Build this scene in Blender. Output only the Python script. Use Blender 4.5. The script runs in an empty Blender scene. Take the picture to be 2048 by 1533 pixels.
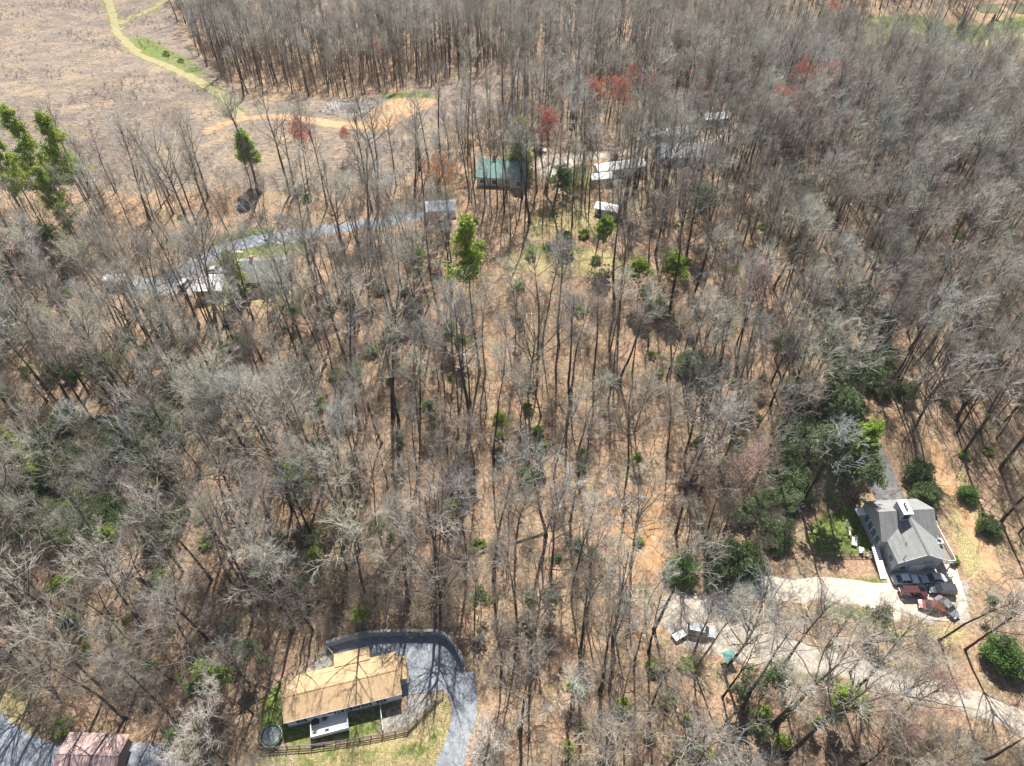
import bpy, bmesh, math, random
import numpy as np
from mathutils import Vector, Matrix, Euler
R = math.radians
rnd = random.Random(7)
rng = np.random.default_rng(11)
S = bpy.context.scene
COL = S.collection

# ------------------------------------------------------------------ camera
PITCH = R(47.0); FPX = 1422.0; CAMH = 115.0
cam = bpy.data.cameras.new('camera'); cam_o = bpy.data.objects.new('camera', cam); COL.objects.link(cam_o)
cam.sensor_width = 36.0; cam.lens = FPX / 2048 * 36.0; cam.clip_start = 0.5; cam.clip_end = 9000
cam_o.location = (0, 0, CAMH); cam_o.rotation_euler = (math.pi / 2 - PITCH, 0, 0)
S.camera = cam_o
# ------------------------------------------------------------------ light
SUN_EL = R(54); SUN_AZ = R(3)
w = bpy.data.worlds.new('World'); S.world = w; w.use_nodes = True
nt = w.node_tree; bg = nt.nodes['Background']
sky = nt.nodes.new('ShaderNodeTexSky'); sky.sky_type = 'NISHITA'; sky.sun_disc = False
sky.sun_elevation = SUN_EL; sky.sun_rotation = SUN_AZ
nt.links.new(sky.outputs[0], bg.inputs[0]); bg.inputs[1].default_value = 0.058
sl = bpy.data.lights.new('sun', 'SUN'); sl.energy = 5.0; sl.angle = R(0.5); sl.color = (1.0, 0.965, 0.91)
so = bpy.data.objects.new('sun', sl); COL.objects.link(so)
sd = Vector((math.sin(SUN_AZ) * math.cos(SUN_EL), math.cos(SUN_AZ) * math.cos(SUN_EL), math.sin(SUN_EL)))
so.rotation_euler = sd.to_track_quat('Z', 'Y').to_euler(); so.location = (0, 200, 300)
S.view_settings.view_transform = 'Standard'; S.view_settings.look = 'None'
S.view_settings.exposure = 0.98; S.view_settings.gamma = 1.0
S.cycles.max_bounces = 4; S.cycles.diffuse_bounces = 2; S.cycles.glossy_bounces = 2; S.cycles.transparent_max_bounces = 6

# ------------------------------------------------------------------ helpers
def ss(a, b, x):
    t = np.clip((np.asarray(x, float) - a) / (b - a), 0, 1); return t * t * (3 - 2 * t)

def ray(px, py):
    u = (px - 1024) / FPX; v = (py - 766.5) / FPX
    return np.array([u, math.cos(PITCH) - v * math.sin(PITCH), -math.sin(PITCH) - v * math.cos(PITCH)])

def project(x, y, z):
    x, y, z = np.asarray(x, float), np.asarray(y, float), np.asarray(z, float) - CAMH
    Z = y * math.cos(PITCH) - z * math.sin(PITCH); v = -y * math.sin(PITCH) - z * math.cos(PITCH)
    Z = np.where(Z < 1, 1, Z)
    return 1024 + FPX * x / Z, 766.5 + FPX * v / Z, Z

def Pz(px, py, z):
    d = ray(px, py); t = (z - CAMH) / d[2]; return d * t + np.array([0, 0, CAMH])

def sdf(poly, x, y):      # >0 inside, metres
    poly = np.asarray(poly, float); inside = np.zeros(np.shape(x), bool); dmin = np.full(np.shape(x), 1e9)
    n = len(poly)
    for i in range(n):
        a = poly[i]; b = poly[(i + 1) % n]; e = b - a
        t = np.clip(((x - a[0]) * e[0] + (y - a[1]) * e[1]) / (e @ e + 1e-9), 0, 1)
        dmin = np.minimum(dmin, np.hypot(x - a[0] - t * e[0], y - a[1] - t * e[1]))
        c = ((a[1] > y) != (b[1] > y)) & (x < (b[0] - a[0]) * (y - a[1]) / (b[1] - a[1] + 1e-12) + a[0])
        inside ^= c
    return np.where(inside, dmin, -dmin)

def polydist(pts, x, y):
    pts = np.asarray(pts, float); dmin = np.full(np.shape(x), 1e9)
    for i in range(len(pts) - 1):
        a = pts[i]; e = pts[i + 1] - a
        t = np.clip(((x - a[0]) * e[0] + (y - a[1]) * e[1]) / (e @ e + 1e-9), 0, 1)
        dmin = np.minimum(dmin, np.hypot(x - a[0] - t * e[0], y - a[1] - t * e[1]))
    return dmin

# ------------------------------------------------------------------ terrain
z1 = lambda a, b: (480 + a / 4.267, 1230 + b / 4.267)     # reading scales of the two close views of the photo
z2 = lambda a, b: (1600 + a / 5.11, 960 + b / 5.11)
WALL_PX = [z1(*p) for p in [(750, 275), (900, 225), (1070, 190), (1300, 172), (1560, 170), (1700, 178), (1790, 230), (1860, 330), (1905, 430)]]
PAD1_PX = WALL_PX + [z1(*p) for p in [(1985, 600), (1960, 700), (1780, 640), (1590, 815), (1430, 985), (1220, 1035), (640, 1120), (190, 1160), (140, 700), (340, 580)]]
PAD1 = np.array([Pz(p[0], p[1], 0)[:2] for p in PAD1_PX])
PAD2 = np.array([Pz(p[0], p[1], 0)[:2] for p in [(1722, 985), (1860, 975), (1915, 1110), (1935, 1240), (1800, 1235), (1765, 1150), (1620, 1112), (1650, 1030)]])

def hgt(x, y):
    x = np.asarray(x, float); y = np.asarray(y, float)
    h = 11.0 * ss(56, 150, y) * np.exp(-((x - 5) / 105) ** 2)
    h = h - 42.0 * ss(165, 430, y) + 10 * ss(430, 700, y)
    h = h + 1.6 * np.sin(x * .045 + 1) * np.sin(y * .05 + .4) + .5 * np.sin(x * .13 + y * .07) * np.sin(y * .11)
    h = h - 6 * np.exp(-((x - 118 - (y - 100) * .45) / 22) ** 2) * ss(60, 110, y)
    h = h + 9 * ss(60, 160, -x) * ss(180, 280, y)
    # pad 1: level, cut into the bank behind it
    bank = 1.5 * ss(43, 47, y) * np.exp(-((x + 20) / 26) ** 2) - 2.2 * ss(33, 24, y)
    d1 = sdf(PAD1, x, y)
    h1 = (h * ss(0, 14, -d1)) + bank
    h = np.where(d1 > -.9, bank * 0, np.where(d1 > -14, h1 * 1.0, h + bank))
    d2 = sdf(PAD2, x, y)
    h = np.where(d2 > 0, .0, h * ss(0, 10, -d2))
    return h

def P(px, py, up=0.0):     # the point of the ground (plus up) seen at a reading of the photograph
    z = 0.0
    for _ in range(24):
        q = Pz(px, py, z); zn = float(hgt(q[0], q[1])) + up
        if abs(zn - z) < .01: break
        z = z * .35 + zn * .65
    q = Pz(px, py, z); return np.array([q[0], q[1], z - up])

PLC = {}
def PL(pts):
    k = tuple(tuple(p) for p in pts)
    if k not in PLC: PLC[k] = np.array([P(*p)[:2] for p in pts])
    return PLC[k]

# ------------------------------------------------------------------ materials
def mat(name, build=None, color=(.5, .5, .5), rough=.85, metallic=0.0, noise=None, bump=0.0, spec=.3):
    m = bpy.data.materials.new(name); m.use_nodes = True
    n = m.node_tree.nodes; l = m.node_tree.links; b = n['Principled BSDF']
    b.inputs['Roughness'].default_value = rough; b.inputs['Metallic'].default_value = metallic
    b.inputs['Specular IOR Level'].default_value = spec
    b.inputs['Base Color'].default_value = (*color, 1)
    if build: build(n, l, b)
    elif noise:
        sc, amt = noise
        tc = n.new('ShaderNodeTexCoord'); t = n.new('ShaderNodeTexNoise'); t.inputs['Scale'].default_value = sc
        t.inputs['Detail'].default_value = 5; t.inputs['Roughness'].default_value = .65
        l.new(tc.outputs['Object'], t.inputs['Vector'])
        r = n.new('ShaderNodeValToRGB'); r.color_ramp.elements[0].position = .3; r.color_ramp.elements[1].position = .7
        r.color_ramp.elements[0].color = (*[c * (1 - amt) for c in color], 1)
        r.color_ramp.elements[1].color = (*[min(1, c * (1 + amt)) for c in color], 1)
        l.new(t.outputs['Fac'], r.inputs[0]); l.new(r.outputs[0], b.inputs['Base Color'])
        if bump:
            bp = n.new('ShaderNodeBump'); bp.inputs['Strength'].default_value = bump; bp.inputs['Distance'].default_value = .05
            l.new(t.outputs['Fac'], bp.inputs['Height']); l.new(bp.outputs[0], b.inputs['Normal'])
    return m

def nz(n, l, vec, scale, detail=4, rough=.6, dist=0.0):
    t = n.new('ShaderNodeTexNoise'); t.inputs['Scale'].default_value = scale; t.inputs['Detail'].default_value = detail
    t.inputs['Roughness'].default_value = rough; t.inputs['Distortion'].default_value = dist
    l.new(vec, t.inputs['Vector']); return t.outputs['Fac']

def ramp(n, l, fac, stops):
    r = n.new('ShaderNodeValToRGB'); cr = r.color_ramp
    while len(cr.elements) < len(stops): cr.elements.new(.5)
    for e, (p, c) in zip(cr.elements, stops): e.position = p; e.color = (*c, 1)
    l.new(fac, r.inputs[0]); return r.outputs[0]

def mix(n, l, fac, a, b):
    m = n.new('ShaderNodeMix'); m.data_type = 'RGBA'
    l.new(fac, m.inputs[0]) if not isinstance(fac, float) else setattr(m.inputs[0], 'default_value', fac)
    l.new(a, m.inputs[6]); l.new(b, m.inputs[7]); return m.outputs[2]

def math_(n, l, op, a, b=None, clamp=False):
    m = n.new('ShaderNodeMath'); m.operation = op; m.use_clamp = clamp
    for i, v in enumerate((a, b)):
        if v is None: continue
        if isinstance(v, (int, float)): m.inputs[i].default_value = v
        else: l.new(v, m.inputs[i])
    return m.outputs[0]

def ground_mat(n, l, b):
    tc = n.new('ShaderNodeTexCoord'); v = tc.outputs['Object']
    fine = nz(n, l, v, 1.6, 8, .8); med = nz(n, l, v, .22, 5, .6); big = nz(n, l, v, .035, 4, .6); leaf = nz(n, l, v, 4.5, 3, .7)
    litter = ramp(n, l, fine, [(.36, (.085, .05, .032)), (.45, (.28, .175, .112)), (.54, (.45, .285, .18)), (.64, (.72, .52, .375))])
    litter2 = ramp(n, l, leaf, [(.34, (.13, .085, .055)), (.5, (.37, .235, .145)), (.66, (.64, .48, .35))])
    litter = mix(n, l, .45, litter, litter2)
    dull = ramp(n, l, fine, [(.36, (.06, .05, .032)), (.5, (.21, .17, .105)), (.66, (.44, .37, .25))])
    litter = mix(n, l, ramp(n, l, med, [(.42, (0, 0, 0)), (.64, (.9, .9, .9))]), litter, dull)
    litter = mix(n, l, ramp(n, l, nz(n, l, v, .075, 6, .7, .5), [(.5, (0, 0, 0)), (.62, (.6, .6, .6))]), litter, ramp(n, l, fine, [(.38, (.035, .025, .018)), (.55, (.17, .105, .06)), (.68, (.40, .28, .18))]))
    mp = n.new('ShaderNodeMapping'); mp.inputs['Scale'].default_value = (.5, 1.6, 1); mp.inputs['Rotation'].default_value = (0, 0, .5)
    l.new(v, mp.inputs[0]); strk = nz(n, l, mp.outputs[0], 1.1, 9, .85, .6)
    clear = ramp(n, l, strk, [(.38, (.07, .055, .05)), (.46, (.17, .13, .11)), (.55, (.30, .24, .18)), (.66, (.55, .49, .41))])
    tan = ramp(n, l, strk, [(.38, (.15, .10, .065)), (.5, (.33, .235, .15)), (.64, (.53, .41, .29))])
    clear = mix(n, l, ramp(n, l, nz(n, l, v, .06, 6, .75), [(.49, (0, 0, 0)), (.6, (.9, .9, .9))]), clear, tan)
    clear = mix(n, l, ramp(n, l, nz(n, l, v, .045, 7, .8, .4), [(.47, (0, 0, 0)), (.56, (.75, .75, .75))]), clear, ramp(n, l, fine, [(.36, (.05, .04, .038)), (.52, (.15, .12, .105)), (.66, (.34, .29, .26))]))
    clear = mix(n, l, ramp(n, l, nz(n, l, v, .16, 5, .7), [(.6, (0, 0, 0)), (.72, (.6, .6, .6))]), clear,
                ramp(n, l, fine, [(.3, (.07, .09, .025)), (.7, (.30, .34, .12))]))
    grass = ramp(n, l, fine, [(.34, (.045, .075, .012)), (.46, (.10, .14, .03)), (.56, (.19, .225, .06)), (.68, (.36, .33, .15))])
    straw = ramp(n, l, leaf, [(.34, (.15, .14, .05)), (.5, (.38, .31, .14)), (.66, (.62, .50, .30))])
    dirt = ramp(n, l, nz(n, l, v, .6, 8, .7), [(.3, (.27, .14, .065)), (.5, (.47, .275, .14)), (.72, (.64, .44, .27))])
    a = n.new('ShaderNodeAttribute'); a.attribute_name = 'zone'; sp = n.new('ShaderNodeSeparateColor'); l.new(a.outputs['Color'], sp.inputs[0])
    a2 = n.new('ShaderNodeAttribute'); a2.attribute_name = 'zone_b'; sp2 = n.new('ShaderNodeSeparateColor'); l.new(a2.outputs['Color'], sp2.inputs[0])
    edge = math_(n, l, 'SUBTRACT', math_(n, l, 'ADD', math_(n, l, 'MULTIPLY', nz(n, l, v, .45, 5, .7), 1.7), math_(n, l, 'MULTIPLY', fine, 1.0)), 1.35)
    def fac(s): return math_(n, l, 'MULTIPLY_ADD' if 0 else 'MULTIPLY', math_(n, l, 'SUBTRACT', math_(n, l, 'ADD', s, edge), .38), 4.0, True)
    c = mix(n, l, fac(sp.outputs[0]), litter, clear)
    c = mix(n, l, fac(sp2.outputs[0]), c, straw)
    c = mix(n, l, fac(sp.outputs[1]), c, grass)
    c = mix(n, l, fac(sp.outputs[2]), c, dirt)
    c = mix(n, l, fac(sp2.outputs[1]), c, ramp(n, l, fine, [(.3, (.22, .20, .17)), (.7, (.50, .47, .42))]))
    c = mix(n, l, ramp(n, l, big, [(.35, (.0, .0, .0)), (.65, (.22, .22, .22))]), c, dull)
    l.new(c, b.inputs['Base Color'])
    bp = n.new('ShaderNodeBump'); bp.inputs['Strength'].default_value = .8; bp.inputs['Distance'].default_value = .25
    l.new(fine, bp.inputs['Height']); l.new(bp.outputs[0], b.inputs['Normal'])
    b.inputs['Roughness'].default_value = .95; b.inputs['Specular IOR Level'].default_value = .1

def road_mat(base, dark, light, sc=.9):
    def f(n, l, b):
        tc = n.new('ShaderNodeTexCoord'); v = tc.outputs['Object']
        c = ramp(n, l, nz(n, l, v, sc, 8, .75), [(.3, dark), (.5, base), (.72, light)])
        c2 = ramp(n, l, nz(n, l, v, .25, 4, .6), [(.42, (0, 0, 0)), (.7, (.7, .7, .7))])
        c = mix(n, l, c2, c, ramp(n, l, nz(n, l, v, 3.0, 5, .7), [(.3, dark), (.7, light)]))
        l.new(c, b.inputs['Base Color']); b.inputs['Roughness'].default_value = .9; b.inputs['Specular IOR Level'].default_value = .15
    return f

def bark_mat(lo, hi, top, span):      # bark browner low on the bole, greyer up in the crown
    def f(n, l, b):
        tc = n.new('ShaderNodeTexCoord'); v = tc.outputs['Object']
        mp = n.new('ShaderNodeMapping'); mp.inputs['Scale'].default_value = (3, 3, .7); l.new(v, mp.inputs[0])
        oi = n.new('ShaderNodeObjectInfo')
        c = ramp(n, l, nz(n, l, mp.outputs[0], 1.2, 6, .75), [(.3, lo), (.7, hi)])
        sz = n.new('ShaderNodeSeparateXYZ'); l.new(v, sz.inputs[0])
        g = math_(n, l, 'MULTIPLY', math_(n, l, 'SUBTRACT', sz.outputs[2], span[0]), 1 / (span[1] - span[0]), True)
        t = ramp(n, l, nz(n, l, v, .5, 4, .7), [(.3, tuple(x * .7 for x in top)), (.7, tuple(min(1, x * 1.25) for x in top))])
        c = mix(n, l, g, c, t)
        tint = ramp(n, l, math_(n, l, 'FRACT', math_(n, l, 'MULTIPLY', oi.outputs['Random'], 7.31)), [(0, (.95, .98, .86)), (.35, (1.04, 1.0, .94)), (.7, (1.0, .93, .90)), (1, (.88, .95, .99))])
        mt = n.new('ShaderNodeMix'); mt.data_type = 'RGBA'; mt.blend_type = 'MULTIPLY'; mt.inputs[0].default_value = 1.0; l.new(c, mt.inputs[6]); l.new(tint, mt.inputs[7]); c = mt.outputs[2]
        hs = n.new('ShaderNodeHueSaturation'); l.new(c, hs.inputs['Color'])
        l.new(math_(n, l, 'ADD', math_(n, l, 'MULTIPLY', oi.outputs['Random'], .62), .62), hs.inputs['Value'])
        l.new(hs.outputs[0], b.inputs['Base Color']); b.inputs['Roughness'].default_value = .95; b.inputs['Specular IOR Level'].default_value = .15
    return f

def leaf_mat(dark, midc, light, sc=1.2):
    def f(n, l, b):
        tc = n.new('ShaderNodeTexCoord'); v = tc.outputs['Object']
        c = ramp(n, l, nz(n, l, v, sc, 5, .8), [(.32, dark), (.5, midc), (.68, light)])
        l.new(c, b.inputs['Base Color']); b.inputs['Roughness'].default_value = .6; b.inputs['Specular IOR Level'].default_value = .25
        tr = n.new('ShaderNodeBsdfTranslucent'); l.new(c, tr.inputs[0]); mx = n.new('ShaderNodeMixShader'); mx.inputs[0].default_value = .35
        out = n['Material Output']; l.new(b.outputs[0], mx.inputs[1]); l.new(tr.outputs[0], mx.inputs[2]); l.new(mx.outputs[0], out.inputs[0])
    return f

def shingle_mat(c0, c1, streak=.0):
    def f(n, l, b):
        tc = n.new('ShaderNodeTexCoord'); v = tc.outputs['Object']
        br = n.new('ShaderNodeTexBrick'); br.inputs['Scale'].default_value = 1; br.inputs['Brick Width'].default_value = .9; br.inputs['Row Height'].default_value = .14
        br.inputs['Mortar Size'].default_value = .012; br.inputs['Color1'].default_value = (*c0, 1); br.inputs['Color2'].default_value = (*c1, 1)
        br.inputs['Mortar'].default_value = (*[x * .55 for x in c0], 1); l.new(v, br.inputs['Vector'])
        ns = ramp(n, l, nz(n, l, v, 2.2, 6, .7), [(.3, tuple(x * .8 for x in c0)), (.7, tuple(x * 1.15 for x in c1))])
        c = mix(n, l, .5, br.outputs[0], ns)
        if streak:
            mp = n.new('ShaderNodeMapping'); mp.inputs['Scale'].default_value = (2.2, .18, .18); l.new(v, mp.inputs[0])
            c = mix(n, l, ramp(n, l, nz(n, l, mp.outputs[0], 1.2, 5, .7), [(.45, (0, 0, 0)), (.7, (streak,) * 3)]), c,
                    ramp(n, l, nz(n, l, v, 5, 2), [(0, tuple(x * .45 for x in c0)), (1, tuple(x * .55 for x in c0))]))
        l.new(c, b.inputs['Base Color']); b.inputs['Roughness'].default_value = .9
    return f

def siding_mat(col):
    def f(n, l, b):
        tc = n.new('ShaderNodeTexCoord'); wv = n.new('ShaderNodeTexWave'); wv.bands_direction = 'Z'; wv.inputs['Scale'].default_value = 2.0
        wv.wave_profile = 'SAW'; l.new(tc.outputs['Object'], wv.inputs[0])
        c = ramp(n, l, wv.outputs['Fac'], [(.0, tuple(x * .7 for x in col)), (.15, col), (1, col)])
        l.new(c, b.inputs['Base Color']); b.inputs['Roughness'].default_value = .6
    return f

def rust_mat(n, l, b):
    tc = n.new('ShaderNodeTexCoord'); v = tc.outputs['Object']
    mp = n.new('ShaderNodeMapping'); mp.inputs['Scale'].default_value = (3.2, .25, 1); l.new(v, mp.inputs[0])
    c = ramp(n, l, nz(n, l, mp.outputs[0], 1.5, 6, .75), [(.32, (.13, .055, .045)), (.48, (.30, .19, .17)), (.6, (.48, .40, .38)), (.75, (.7, .66, .64))])
    l.new(c, b.inputs['Base Color']); b.inputs['Roughness'].default_value = .55; b.inputs['Metallic'].default_value = .25
    wv = n.new('ShaderNodeTexWave'); wv.bands_direction = 'X'; wv.inputs['Scale'].default_value = 1.6; l.new(v, wv.inputs[0])
    bp = n.new('ShaderNodeBump'); bp.inputs['Strength'].default_value = .6; bp.inputs['Distance'].default_value = .03
    l.new(wv.outputs['Fac'], bp.inputs['Height']); l.new(bp.outputs[0], b.inputs['Normal'])

M = {}
M['ground'] = mat('ground_cover', ground_mat)
M['asphalt'] = mat('worn_asphalt', road_mat((.25, .27, .29), (.15, .16, .18), (.38, .40, .42)))
M['darkasphalt'] = mat('dark_asphalt', road_mat((.16, .155, .15), (.07, .065, .06), (.30, .28, .26)))
M['gravel'] = mat('pale_gravel', road_mat((.41, .35, .28), (.20, .16, .12), (.62, .55, .46)))
M['concrete'] = mat('pale_concrete', road_mat((.52, .45, .36), (.30, .25, .18), (.70, .63, .53)))
M['dirt'] = mat('tan_dirt', road_mat((.46, .28, .15), (.27, .15, .07), (.62, .43, .27)))
M['grasstrack'] = mat('grassy_dirt', road_mat((.29, .25, .13), (.14, .18, .07), (.46, .33, .20), .45))
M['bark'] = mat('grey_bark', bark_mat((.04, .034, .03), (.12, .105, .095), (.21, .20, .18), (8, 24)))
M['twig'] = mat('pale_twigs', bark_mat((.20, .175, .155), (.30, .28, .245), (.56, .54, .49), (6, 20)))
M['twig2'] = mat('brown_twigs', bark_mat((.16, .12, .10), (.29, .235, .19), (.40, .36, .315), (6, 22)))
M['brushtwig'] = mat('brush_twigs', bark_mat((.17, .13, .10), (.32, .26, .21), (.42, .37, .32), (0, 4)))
M['redbud'] = mat('red_buds', leaf_mat((.40, .12, .08), (.64, .23, .15), (.78, .38, .27)))
M['pinkbud'] = mat('pink_buds', leaf_mat((.32, .17, .15), (.46, .28, .25), (.58, .40, .36)))
M['orangebud'] = mat('orange_buds', leaf_mat((.42, .16, .05), (.62, .30, .12), (.75, .42, .2)))
M['pine'] = mat('pine_needles', leaf_mat((.10, .16, .03), (.34, .43, .075), (.58, .63, .16), 1.6))
M['spruce'] = mat('dark_needles', leaf_mat((.02, .06, .022), (.065, .15, .05), (.17, .28, .10), .9))
M['laurel'] = mat('laurel_leaves', leaf_mat((.06, .10, .04), (.18, .25, .10), (.37, .44, .21)))
M['lime'] = mat('new_leaves', leaf_mat((.16, .26, .03), (.34, .46, .07), (.52, .62, .14)))
M['green'] = mat('green_leaves', leaf_mat((.05, .11, .025), (.14, .27, .06), (.30, .43, .13)))
M['sage'] = mat('grey_green_leaves', leaf_mat((.10, .15, .06), (.20, .27, .12), (.32, .38, .20)))
M['sage2'] = mat('dull_green_leaves', leaf_mat((.07, .11, .05), (.19, .25, .12), (.36, .42, .22)))
M['tanroof'] = mat('tan_shingles', shingle_mat((.44, .30, .165), (.52, .37, .215)))
M['greyroof'] = mat('grey_shingles', shingle_mat((.24, .245, .235), (.30, .305, .29), .55))
M['siding'] = mat('white_siding', siding_mat((.66, .68, .72)))
M['bluesiding'] = mat('grey_siding', siding_mat((.42, .46, .52)))
M['white'] = mat('white_paint', color=(.78, .78, .78), rough=.5, noise=(1.5, .08))
M['black'] = mat('black_trim', color=(.025, .025, .03), rough=.5, noise=(3, .3))
M['glass'] = mat('window_glass', color=(.03, .045, .06), rough=.08, spec=.8, noise=(.7, .3))
M['bglass'] = mat('blue_glass', color=(.10, .22, .34), rough=.08, spec=.8, noise=(.7, .3))
M['block'] = mat('grey_blocks', color=(.30, .31, .32), noise=(2.5, .35), bump=.5)
M['oldwood'] = mat('weathered_wood', color=(.24, .20, .165), noise=(5, .4), bump=.4)
M['darkwood'] = mat('dark_wood', color=(.09, .07, .055), noise=(5, .4))
M['palewood'] = mat('bleached_wood', color=(.50, .46, .42), noise=(3, .3))
M['deck'] = mat('deck_boards', siding_mat((.60, .60, .60)))
M['net'] = mat('trampoline_mesh', color=(.06, .09, .08), rough=.7, noise=(6, .4))
M['mat'] = mat('jump_mat', color=(.20, .23, .22), rough=.6, noise=(2, .2))
M['steel'] = mat('steel_tube', color=(.35, .38, .38), rough=.35, metallic=.8, noise=(3, .2))
M['rust'] = mat('rusty_metal', rust_mat)
M['brick'] = mat('tan_brick', color=(.50, .30, .20), noise=(3, .25))
M['paleroof'] = mat('white_metal_roof', color=(.60, .60, .58), rough=.5, noise=(.8, .12))
M['blueroof'] = mat('blue_grey_roof', color=(.38, .43, .50), rough=.6, noise=(.8, .15))
M['tealroof'] = mat('teal_roof', color=(.22, .38, .34), rough=.6, noise=(.8, .15))
M['tyre'] = mat('rubber', color=(.02, .02, .02), rough=.8, noise=(6, .3))  # black rubber of the wheels, its own colour
M['rim'] = mat('wheel_rim', color=(.45, .46, .48), rough=.3, metallic=.8, noise=(6, .1))
M['lamp'] = mat('headlamp', color=(.8, .8, .8), rough=.1, noise=(6, .1))
M['tail'] = mat('tail_lamp', color=(.45, .02, .02), rough=.2, noise=(6, .1))
M['pond'] = mat('pond_water', color=(.10, .095, .04), rough=.3, noise=(.05, .15))
M['ivory'] = mat('ivory_clutter', color=(.68, .62, .50), noise=(2, .2))
M['yellow'] = mat('yellow_plastic', color=(.60, .52, .15), noise=(2, .2))
M['teal'] = mat('teal_cloth', color=(.09, .24, .21), noise=(2, .2))
def paint(name, c): M[name] = mat(name, color=c, rough=.25, spec=.6, noise=(.4, .06))
paint('paint_white', (.76, .78, .82)); paint('paint_silver', (.42, .45, .48)); paint('paint_maroon', (.07, .022, .02))
paint('paint_dark', (.045, .05, .06)); paint('paint_red', (.24, .03, .022)); paint('paint_grey', (.2, .22, .24))

# ------------------------------------------------------------------ mesh helpers
def link(name, verts, faces, m, parent=None, loc=None, smooth=False):
    me = bpy.data.meshes.new(name)
    if isinstance(verts, np.ndarray) and isinstance(faces, np.ndarray):
        nv, nf, k = len(verts), len(faces), faces.shape[1]
        me.vertices.add(nv); me.vertices.foreach_set('co', verts.astype(np.float32).ravel())
        me.loops.add(nf * k); me.loops.foreach_set('vertex_index', faces.astype(np.int32).ravel())
        me.polygons.add(nf); me.polygons.foreach_set('loop_start', np.arange(0, nf * k, k, dtype=np.int32))
        if smooth: me.polygons.foreach_set('use_smooth', np.ones(nf, bool))
        me.update(calc_edges=True)
    else:
        me.from_pydata([tuple(v) for v in verts], [], [tuple(f) for f in faces]); me.update()
        if smooth:
            for p in me.polygons: p.use_smooth = True
    me.materials.append(M[m] if isinstance(m, str) else m)
    o = bpy.data.objects.new(name, me); COL.objects.link(o)
    if parent: o.parent = parent
    if loc is not None: o.location = loc
    return o

def tag(o, label=None, cat=None, group=None, kind=None):
    if label: o['label'] = label
    if cat: o['category'] = cat
    if group: o['group'] = group
    if kind: o['kind'] = kind
    return o

def thing(name, loc, label, cat, rz=0.0, group=None):
    o = bpy.data.objects.new(name, None); COL.objects.link(o); o.empty_display_size = .3
    o.location = tuple(float(c) for c in loc); o.rotation_euler = (0, 0, rz)
    return tag(o, label, cat, group)

class MB:
    def __init__(s): s.v = []; s.f = []
    def add(s, vs, fs):
        k = len(s.v); s.v += [tuple(v) for v in vs]; s.f += [tuple(i + k for i in f) for f in fs]; return s
    def box(s, x0, x1, y0, y1, z0, z1, rz=0, c=None):
        vs = [(x, y, z) for z in (z0, z1) for x, y in ((x0, y0), (x1, y0), (x1, y1), (x0, y1))]
        if rz:
            cx, cy = c or ((x0 + x1) / 2, (y0 + y1) / 2); ca, sa = math.cos(rz), math.sin(rz)
            vs = [(cx + (x - cx) * ca - (y - cy) * sa, cy + (x - cx) * sa + (y - cy) * ca, z) for x, y, z in vs]
        return s.add(vs, [(0, 3, 2, 1), (4, 5, 6, 7), (0, 1, 5, 4), (1, 2, 6, 5), (2, 3, 7, 6), (3, 0, 4, 7)])
    def slab(s, pts, t):      # thick sheet from a polygon (3-D points), thickness t downward
        n = len(pts); vs = [tuple(p) for p in pts] + [(p[0], p[1], p[2] - t) for p in pts]
        return s.add(vs, [tuple(range(n)), tuple(range(2 * n - 1, n - 1, -1))] + [(i, i + n, (i + 1) % n + n, (i + 1) % n) for i in range(n)])
    def tube(s, a, b, r0, r1=None, k=8, cap=True):
        r1 = r0 if r1 is None else r1; a = Vector(a); b = Vector(b); d = (b - a).normalized()
        u = d.orthogonal().normalized(); w_ = d.cross(u)
        vs = [a + (u * math.cos(t) + w_ * math.sin(t)) * r0 for t in [2 * math.pi * i / k for i in range(k)]]
        vs += [b + (u * math.cos(t) + w_ * math.sin(t)) * r1 for t in [2 * math.pi * i / k for i in range(k)]]
        fs = [(i, (i + 1) % k, (i + 1) % k + k, i + k) for i in range(k)]
        if cap: fs += [tuple(range(k - 1, -1, -1)), tuple(range(k, 2 * k))]
        return s.add(vs, fs)
    def bar(s, a, b, wd, ht):
        a = Vector(a); b = Vector(b); d = (b - a).normalized(); u = Vector((-d.y, d.x, 0)).normalized() * wd / 2; up = Vector((0, 0, ht))
        vs = [a - u, a + u, b + u, b - u]; vs += [v + up for v in vs]
        return s.add(vs, [(3, 2, 1, 0), (4, 5, 6, 7), (0, 1, 5, 4), (1, 2, 6, 5), (2, 3, 7, 6), (3, 0, 4, 7)])
    def build(s, name, m, parent=None, loc=None, smooth=False): return link(name, s.v, s.f, m, parent, loc, smooth)

def smoothline(p, n=6):
    p = np.asarray(p, float); q = np.vstack([2 * p[0] - p[1], p, 2 * p[-1] - p[-2]]); out = []
    for i in range(1, len(q) - 2):
        for t in np.arange(n) / n:
            a, b, c, d = q[i - 1], q[i], q[i + 1], q[i + 2]
            out.append(.5 * (2 * b + (c - a) * t + (2 * a - 5 * b + 4 * c - d) * t * t + (3 * b - a - 3 * c + d) * t ** 3))
    out.append(p[-1]); return np.array(out)

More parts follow.
